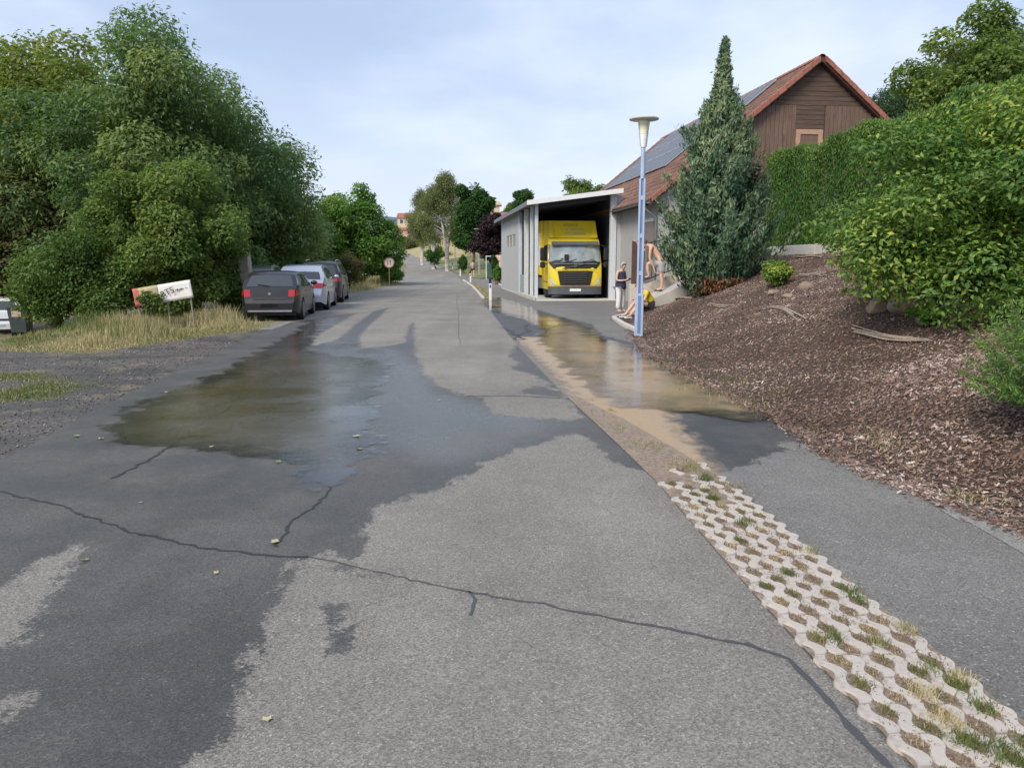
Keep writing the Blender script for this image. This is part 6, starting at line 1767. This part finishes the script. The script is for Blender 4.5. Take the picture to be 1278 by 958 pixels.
def man():
    fx, fy = at(825, 361, 24.6).x, 24.6
    gz = .52 + (fx-4.05)*(1.5/3.55)
    root = thing('person', 'bare backed man in grey shorts bending over with one leg raised', 'person', (fx, fy, gz), math.atan2(.25, -.97))
    # local +x: the way he faces (to the left in the picture), +y: his left
    V, E = {}, []
    V['pelvis'] = ((.03, 0, .93), (.15, .125)); V['waist'] = ((.10, 0, 1.08), (.145, .115)); V['chest'] = ((.23, 0, 1.28), (.165, .135)); V['upper'] = ((.34, 0, 1.39), (.135, .105)); V['neck'] = ((.43, 0, 1.44), .058)
    E += [('pelvis', 'waist'), ('waist', 'chest'), ('chest', 'upper'), ('upper', 'neck')]
    hd = head(V, E, 'neck', None, (.53, 0, 1.47), (.6, 0, -.8), (.8, 0, .6))
    # standing (left = nearer the viewer's right) leg and raised leg
    V['lhip'] = ((.0, .10, .86), .098); V['lth'] = ((-.01, .10, .66), .083); V['lkn'] = ((.0, .10, .46), .060); V['lca'] = ((-.03, .10, .32), .057); V['lan'] = ((-.02, .10, .09), .038); V['lto'] = ((.13, .12, .035), (.036, .028))
    V['rhip'] = ((.06, -.10, .88), .098); V['rth'] = ((.26, -.12, .90), .080); V['rkn'] = ((.45, -.13, .86), .060); V['rca'] = ((.45, -.13, .68), .056); V['ran'] = ((.40, -.13, .47), .038); V['rto'] = ((.53, -.14, .41), (.036, .028))
    for n in 'lr': E += [('pelvis', n+'hip'), (n+'hip', n+'th'), (n+'th', n+'kn'), (n+'kn', n+'ca'), (n+'ca', n+'an'), (n+'an', n+'to')]
    V['lsh'] = ((.33, .19, 1.36), .062); V['lua'] = ((.36, .22, 1.17), .050); V['lel'] = ((.36, .22, 1.00), .043); V['lfa'] = ((.27, .20, .84), .038); V['lwr'] = ((.22, .18, .70), .028)
    V['rsh'] = ((.36, -.19, 1.38), .062); V['rua'] = ((.50, -.21, 1.30), .050); V['rel'] = ((.64, -.20, 1.26), .043); V['rfa'] = ((.72, -.18, 1.36), .038); V['rwr'] = ((.77, -.16, 1.45), .028)
    for n in 'lr': E += [('upper', n+'sh'), (n+'sh', n+'ua'), (n+'ua', n+'el'), (n+'el', n+'fa'), (n+'fa', n+'wr')]
    hand(V, E, 'lwr', (.20, .17, .63), (-1, 0, 0), .9, 'l'); hand(V, E, 'rwr', (.80, -.15, 1.51), (1, 0, 0), .9, 'r')
    skin('body', V, E, m_skin2, root)
    tr = {'p': ((.05, 0, .95), (.165, .14)), 'lh': ((.0, .10, .84), .125), 'lt': ((-.015, .10, .55), .112), 'rh': ((.10, -.11, .89), .125), 'rt': ((.36, -.125, .875), .108)}
    skin('shorts', tr, [('p', 'lh'), ('lh', 'lt'), ('p', 'rh'), ('rh', 'rt')], plain('grey_cloth', (.36, .36, .38), .85, var=.12, scale=20), root)
    for q, a in (((.05, .105, .0), 0), ((.45, -.135, .375), 0)):
        mb = MB(); mb.box((-.12, -.045, 0), (.15, .045, .05), 0, None, .02); o = mb.build('shoe', m_trim, root); o.location = q
    head_bits(root, *hd, plain('brown_hair', (.10, .065, .04), .8, var=.3, scale=60), .25, .108, -.05)
man()

def seated():
    px, py = at(811, 368, 23.2).x, 23.2
    gz = float(bank(px, py))
    root = thing('person', 'person in yellow shirt and black shorts sitting on the bank edge', 'person', (px, py, gz), math.atan2(-.35, -.94))
    V, E = {}, []
    V['pelvis'] = ((0, 0, .16), (.15, .13)); V['waist'] = ((.03, 0, .30), (.14, .115)); V['chest'] = ((.13, 0, .47), (.155, .125)); V['upper'] = ((.20, 0, .57), (.125, .095)); V['neck'] = ((.27, 0, .62), .052)
    E += [('pelvis', 'waist'), ('waist', 'chest'), ('chest', 'upper'), ('upper', 'neck')]
    hd = head(V, E, 'neck', None, (.36, 0, .66), (.75, 0, -.66), (.66, 0, .75))
    for s, n in ((1, 'l'), (-1, 'r')):
        V[n+'hip'] = ((.04, s*.10, .13), .098); V[n+'th'] = ((.22, s*.13, .20), .082); V[n+'kn'] = ((.42, s*.15, .24), .060); V[n+'ca'] = ((.55, s*.15, .08), .056); V[n+'an'] = ((.74, s*.15, -.14), .038); V[n+'to'] = ((.86, s*.17, -.15), (.034, .026))
        E += [('pelvis', n+'hip'), (n+'hip', n+'th'), (n+'th', n+'kn'), (n+'kn', n+'ca'), (n+'ca', n+'an'), (n+'an', n+'to')]
        V[n+'sh'] = ((.19, s*.17, .56), .056); V[n+'ua'] = ((.24, s*.20, .43), .047); V[n+'el'] = ((.30, s*.20, .31), .040); V[n+'fa'] = ((.38, s*.17, .30), .035); V[n+'wr'] = ((.46, s*.15, .31), .027)
        E += [('upper', n+'sh'), (n+'sh', n+'ua'), (n+'ua', n+'el'), (n+'el', n+'fa'), (n+'fa', n+'wr')]
        hand(V, E, n+'wr', (.52, s*.14, .315), (0, 0, -1), .7, n)
    skin('body', V, E, m_skin, root)
    sh = {'hem': ((-.02, 0, .20), (.19, .165)), 'w': ((.03, 0, .32), (.185, .155)), 'c': ((.13, 0, .47), (.185, .15)), 'u': ((.20, 0, .565), (.145, .11)), 'ls': ((.20, .17, .55), .078), 'le': ((.24, .205, .42), .080), 'rs': ((.20, -.17, .55), .078), 're': ((.24, -.205, .42), .080)}
    skin('shirt', sh, [('hem', 'w'), ('w', 'c'), ('c', 'u'), ('u', 'ls'), ('ls', 'le'), ('u', 'rs'), ('rs', 're')], plain('yellow_cloth', (.75, .52, .015), .8, var=.12, scale=15), root)
    st = {'p': ((.0, 0, .14), (.165, .14)), 'lh': ((.07, .11, .14), .115), 'lt': ((.25, .135, .205), .105), 'rh': ((.07, -.11, .14), .115), 'rt': ((.25, -.135, .205), .105)}
    skin('shorts', st, [('p', 'lh'), ('lh', 'lt'), ('p', 'rh'), ('rh', 'rt')], plain('black_cloth', (.02, .02, .022), .85), root)
    for s in (1, -1):
        mb = MB(); mb.box((-.10, -.045, -.02), (.14, .045, .02), 0, None, .015); o = mb.build('sandal', m_wpaint, root); o.location = (.78, s*.16, -.195)
    head_bits(root, *hd, plain('auburn_hair', (.12, .045, .03), .8, var=.3, scale=60), .25, .110, -.2)
seated()
def walker():
    x, y = far(590, 82); z = float(terrain(x, y))
    root = thing('person', 'walker in pale top and dark shorts on the far footpath', 'person', (x, y, z), R(95))
    V, E = {}, []
    V['pelvis'] = ((0, 0, .93), (.15, .12)); V['waist'] = ((.0, 0, 1.08), (.14, .11)); V['chest'] = ((.02, 0, 1.28), (.165, .125)); V['upper'] = ((.02, 0, 1.42), (.125, .09)); V['neck'] = ((.03, 0, 1.51), .055)
    E += [('pelvis', 'waist'), ('waist', 'chest'), ('chest', 'upper'), ('upper', 'neck')]
    hd = head(V, E, 'neck', None, (.045, 0, 1.62), (1, 0, -.1), (.1, 0, 1))
    for s, n, st_ in ((1, 'l', .18), (-1, 'r', -.18)):
        V[n+'hip'] = ((0, s*.09, .87), .095); V[n+'th'] = ((st_*.5, s*.10, .68), .08); V[n+'kn'] = ((st_*.9+.03, s*.10, .48), .058); V[n+'ca'] = ((st_*1.1-.02, s*.10, .32), .055); V[n+'an'] = ((st_*1.4-.03, s*.10, .10), .037); V[n+'to'] = ((st_*1.4+.10, s*.11, .04), (.034, .026))
        E += [('pelvis', n+'hip'), (n+'hip', n+'th'), (n+'th', n+'kn'), (n+'kn', n+'ca'), (n+'ca', n+'an'), (n+'an', n+'to')]
        V[n+'sh'] = ((.0, s*.185, 1.41), .06); V[n+'ua'] = ((-st_*.3, s*.23, 1.26), .048); V[n+'el'] = ((-st_*.5-.02, s*.25, 1.10), .04); V[n+'fa'] = ((-st_*.5+.08, s*.24, .98), .036); V[n+'wr'] = ((-st_*.5+.16, s*.22, .90), .027)
        E += [('upper', n+'sh'), (n+'sh', n+'ua'), (n+'ua', n+'el'), (n+'el', n+'fa'), (n+'fa', n+'wr')]
        hand(V, E, n+'wr', (-st_*.5+.20, s*.21, .85), (1, 0, 0), .6, n)
    skin('body', V, E, m_skin, root)
    skin('shirt', {'h': ((0, 0, .96), (.175, .14)), 'w': ((0, 0, 1.1), (.17, .14)), 'c': ((.02, 0, 1.28), (.19, .15)), 'u': ((.02, 0, 1.41), (.15, .105)), 'ls': ((0, .18, 1.40), .075), 'rs': ((0, -.18, 1.40), .075)}, [('h', 'w'), ('w', 'c'), ('c', 'u'), ('u', 'ls'), ('u', 'rs')], plain('pale_cloth', (.45, .38, .42), .85), root)
    skin('shorts', {'p': ((0, 0, .92), (.165, .14)), 'l': ((.03, .10, .82), .115), 'lt': ((.08, .105, .62), .10), 'r': ((-.03, -.10, .82), .115), 'rt': ((-.08, -.105, .62), .10)}, [('p', 'l'), ('l', 'lt'), ('p', 'r'), ('r', 'rt')], bpy.data.materials['black_cloth'], root)
    for s, st_ in ((1, .18), (-1, -.18)):
        mb = MB(); mb.box((-.09, -.045, 0), (.17, .045, .07), 0, None, .02); o = mb.build('shoe', m_wpaint, root); o.location = (st_*1.4-.02, s*.105, .0)
    head_bits(root, *hd, bpy.data.materials['brown_hair'], .25, .110, -.1)
walker()

# ------------------------------------------------------------------ houses and hills in the distance
m_wingl = plain('house_glass', (.05, .055, .06), .15, spec=.8)
def house(label, px, d, w, dep, wall_top, base, roof_top, wall, roofc, nwin, rows=1, flat=False, rz=0.0):
    x, y = far(px, d); zb = at(px, base, d).z; h = at(px, wall_top, d).z - zb; rh = at(px, roof_top, d).z - zb
    r = thing('house', label, 'building', (x, y, zb), rz)
    MB().box((-w/2, 0, -2), (w/2, dep, h)).build('wall', wall, r)
    if flat:
        b = MB(); b.box((-w/2-.5, -.5, h), (w/2+.5, dep+.5, h+.35)); b.box((-w/2-.2, -.2, h+.35), (w/2+.2, dep+.2, h+.8)); b.prism([(-w/2+.6, .6, h+.8), (w/2-.6, .6, h+.8), (w/2-1.2, 1.6, rh), (-w/2+1.2, 1.6, rh)], (0, dep-2.2, 0)); b.build('roof', roofc, r)
    else:
        b = MB(); b.prism([(-w/2-.4, -.4, h), (-w/2-.4, dep+.4, h), (-w/2-.4, dep/2, rh)], (w+.8, 0, 0)); ro = b.build('roof', roofc, r)
        MB().box((w*.2, dep*.4, rh-.8), (w*.2+.6, dep*.4+.6, rh+.6)).build('chimney', wall, ro)
    for j in range(rows):
        for k in range(nwin):
            wx0 = -w/2 + w*(k+.5)/nwin - .5; z0 = h*(j+.38)/rows
            o = MB().box((wx0-.08, -.06, z0-.08), (wx0+1.08, -.003, z0+1.38)).build('window', m_wpaint, r)
            MB().box((wx0, -.075, z0), (wx0+1.0, -.061, z0+1.3)).build('pane', m_wingl, o)
m_cream = plain('cream_render', (.60, .48, .34), .9, var=.06, scale=.5)
m_pink = plain('salmon_render', (.60, .36, .27), .9, var=.06, scale=.5)
m_redw = plain('red_render', (.50, .13, .10), .9, var=.06, scale=.5)
m_rroof = plain('red_roof', (.30, .12, .08), .85, var=.15, scale=1.5)
house('cream house above the pink one at the end of the road', 512, 265, 8, 8, 272, 294, 265, m_cream, m_rroof, 3, 2)
house('low pink house at the end of the road', 516, 245, 10, 8, 287, 306, 283, m_pink, m_rroof, 4)
house('red walled outbuilding behind the birches', 531, 238, 6, 6, 286, 300, 281, m_redw, m_rroof, 2)
house('beige tower house with stepped cornice above the garage roof', 613, 165, 3.4, 4, 256, 300, 246, m_cream, m_cream, 1, 3, True)
house('house with red tiled roof behind the garage', 640, 92, 4.6, 8, 272, 325, 262, m_pink, m_rroof, 2, 2)
def hill(name, cx, cy, rx, ry, h, mat, n=40):
    rows = []
    for i in range(n+1):
        r = []
        for j in range(n+1):
            u, v = -1+2*i/n, -1+2*j/n; q = min(1, math.hypot(u, v))
            z = h*(.5+.5*math.cos(math.pi*q))*(1+.12*math.sin(u*7+v*5)*(1-q))
            r.append((cx+u*rx, cy+v*ry, z-2))
        rows.append(r)
    b = MB(); b.grid(rows); o = b.build(name, mat, None, 60, False); o['kind'] = 'structure'; return o
m_hill = plain('wooded_hill', (.045, .075, .045), .95, var=.3, scale=.08, bump=.8, bscale=.3)
m_hillf = plain('distant_hill', (.085, .12, .15), .95, var=.15, scale=.01)  # bluish distance haze put into the hill colour
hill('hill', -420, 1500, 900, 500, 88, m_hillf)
hill('hillside', 175, 300, 130, 120, 78, m_hill)
g = np.random.default_rng(77); cl = []
for k in range(900):
    u, v = g.uniform(-1, .1), g.uniform(-.9, .1); q = min(1, math.hypot(u, v))
    x, y = 175+u*130, 300+v*120
    z = 78*(.5+.5*math.cos(math.pi*q))*(1+.12*math.sin(u*7+v*5)*(1-q)) - 2
    if q > .85: continue
    s = g.uniform(2.5, 4.6); cl.append((x, y, z+s*.8, s, s, s*g.uniform(.9, 1.5)))
w_ = clump_crown('woodland', None, cl, 90000, 1.0, leafmat('far_leaves', (.020, .050, .030), (.040, .080, .045), (.08, .12, .06)), 78, inner=.6, clumpvar=.22)
tag(w_, 'wooded hillside far behind the barn', None, None, 'stuff')
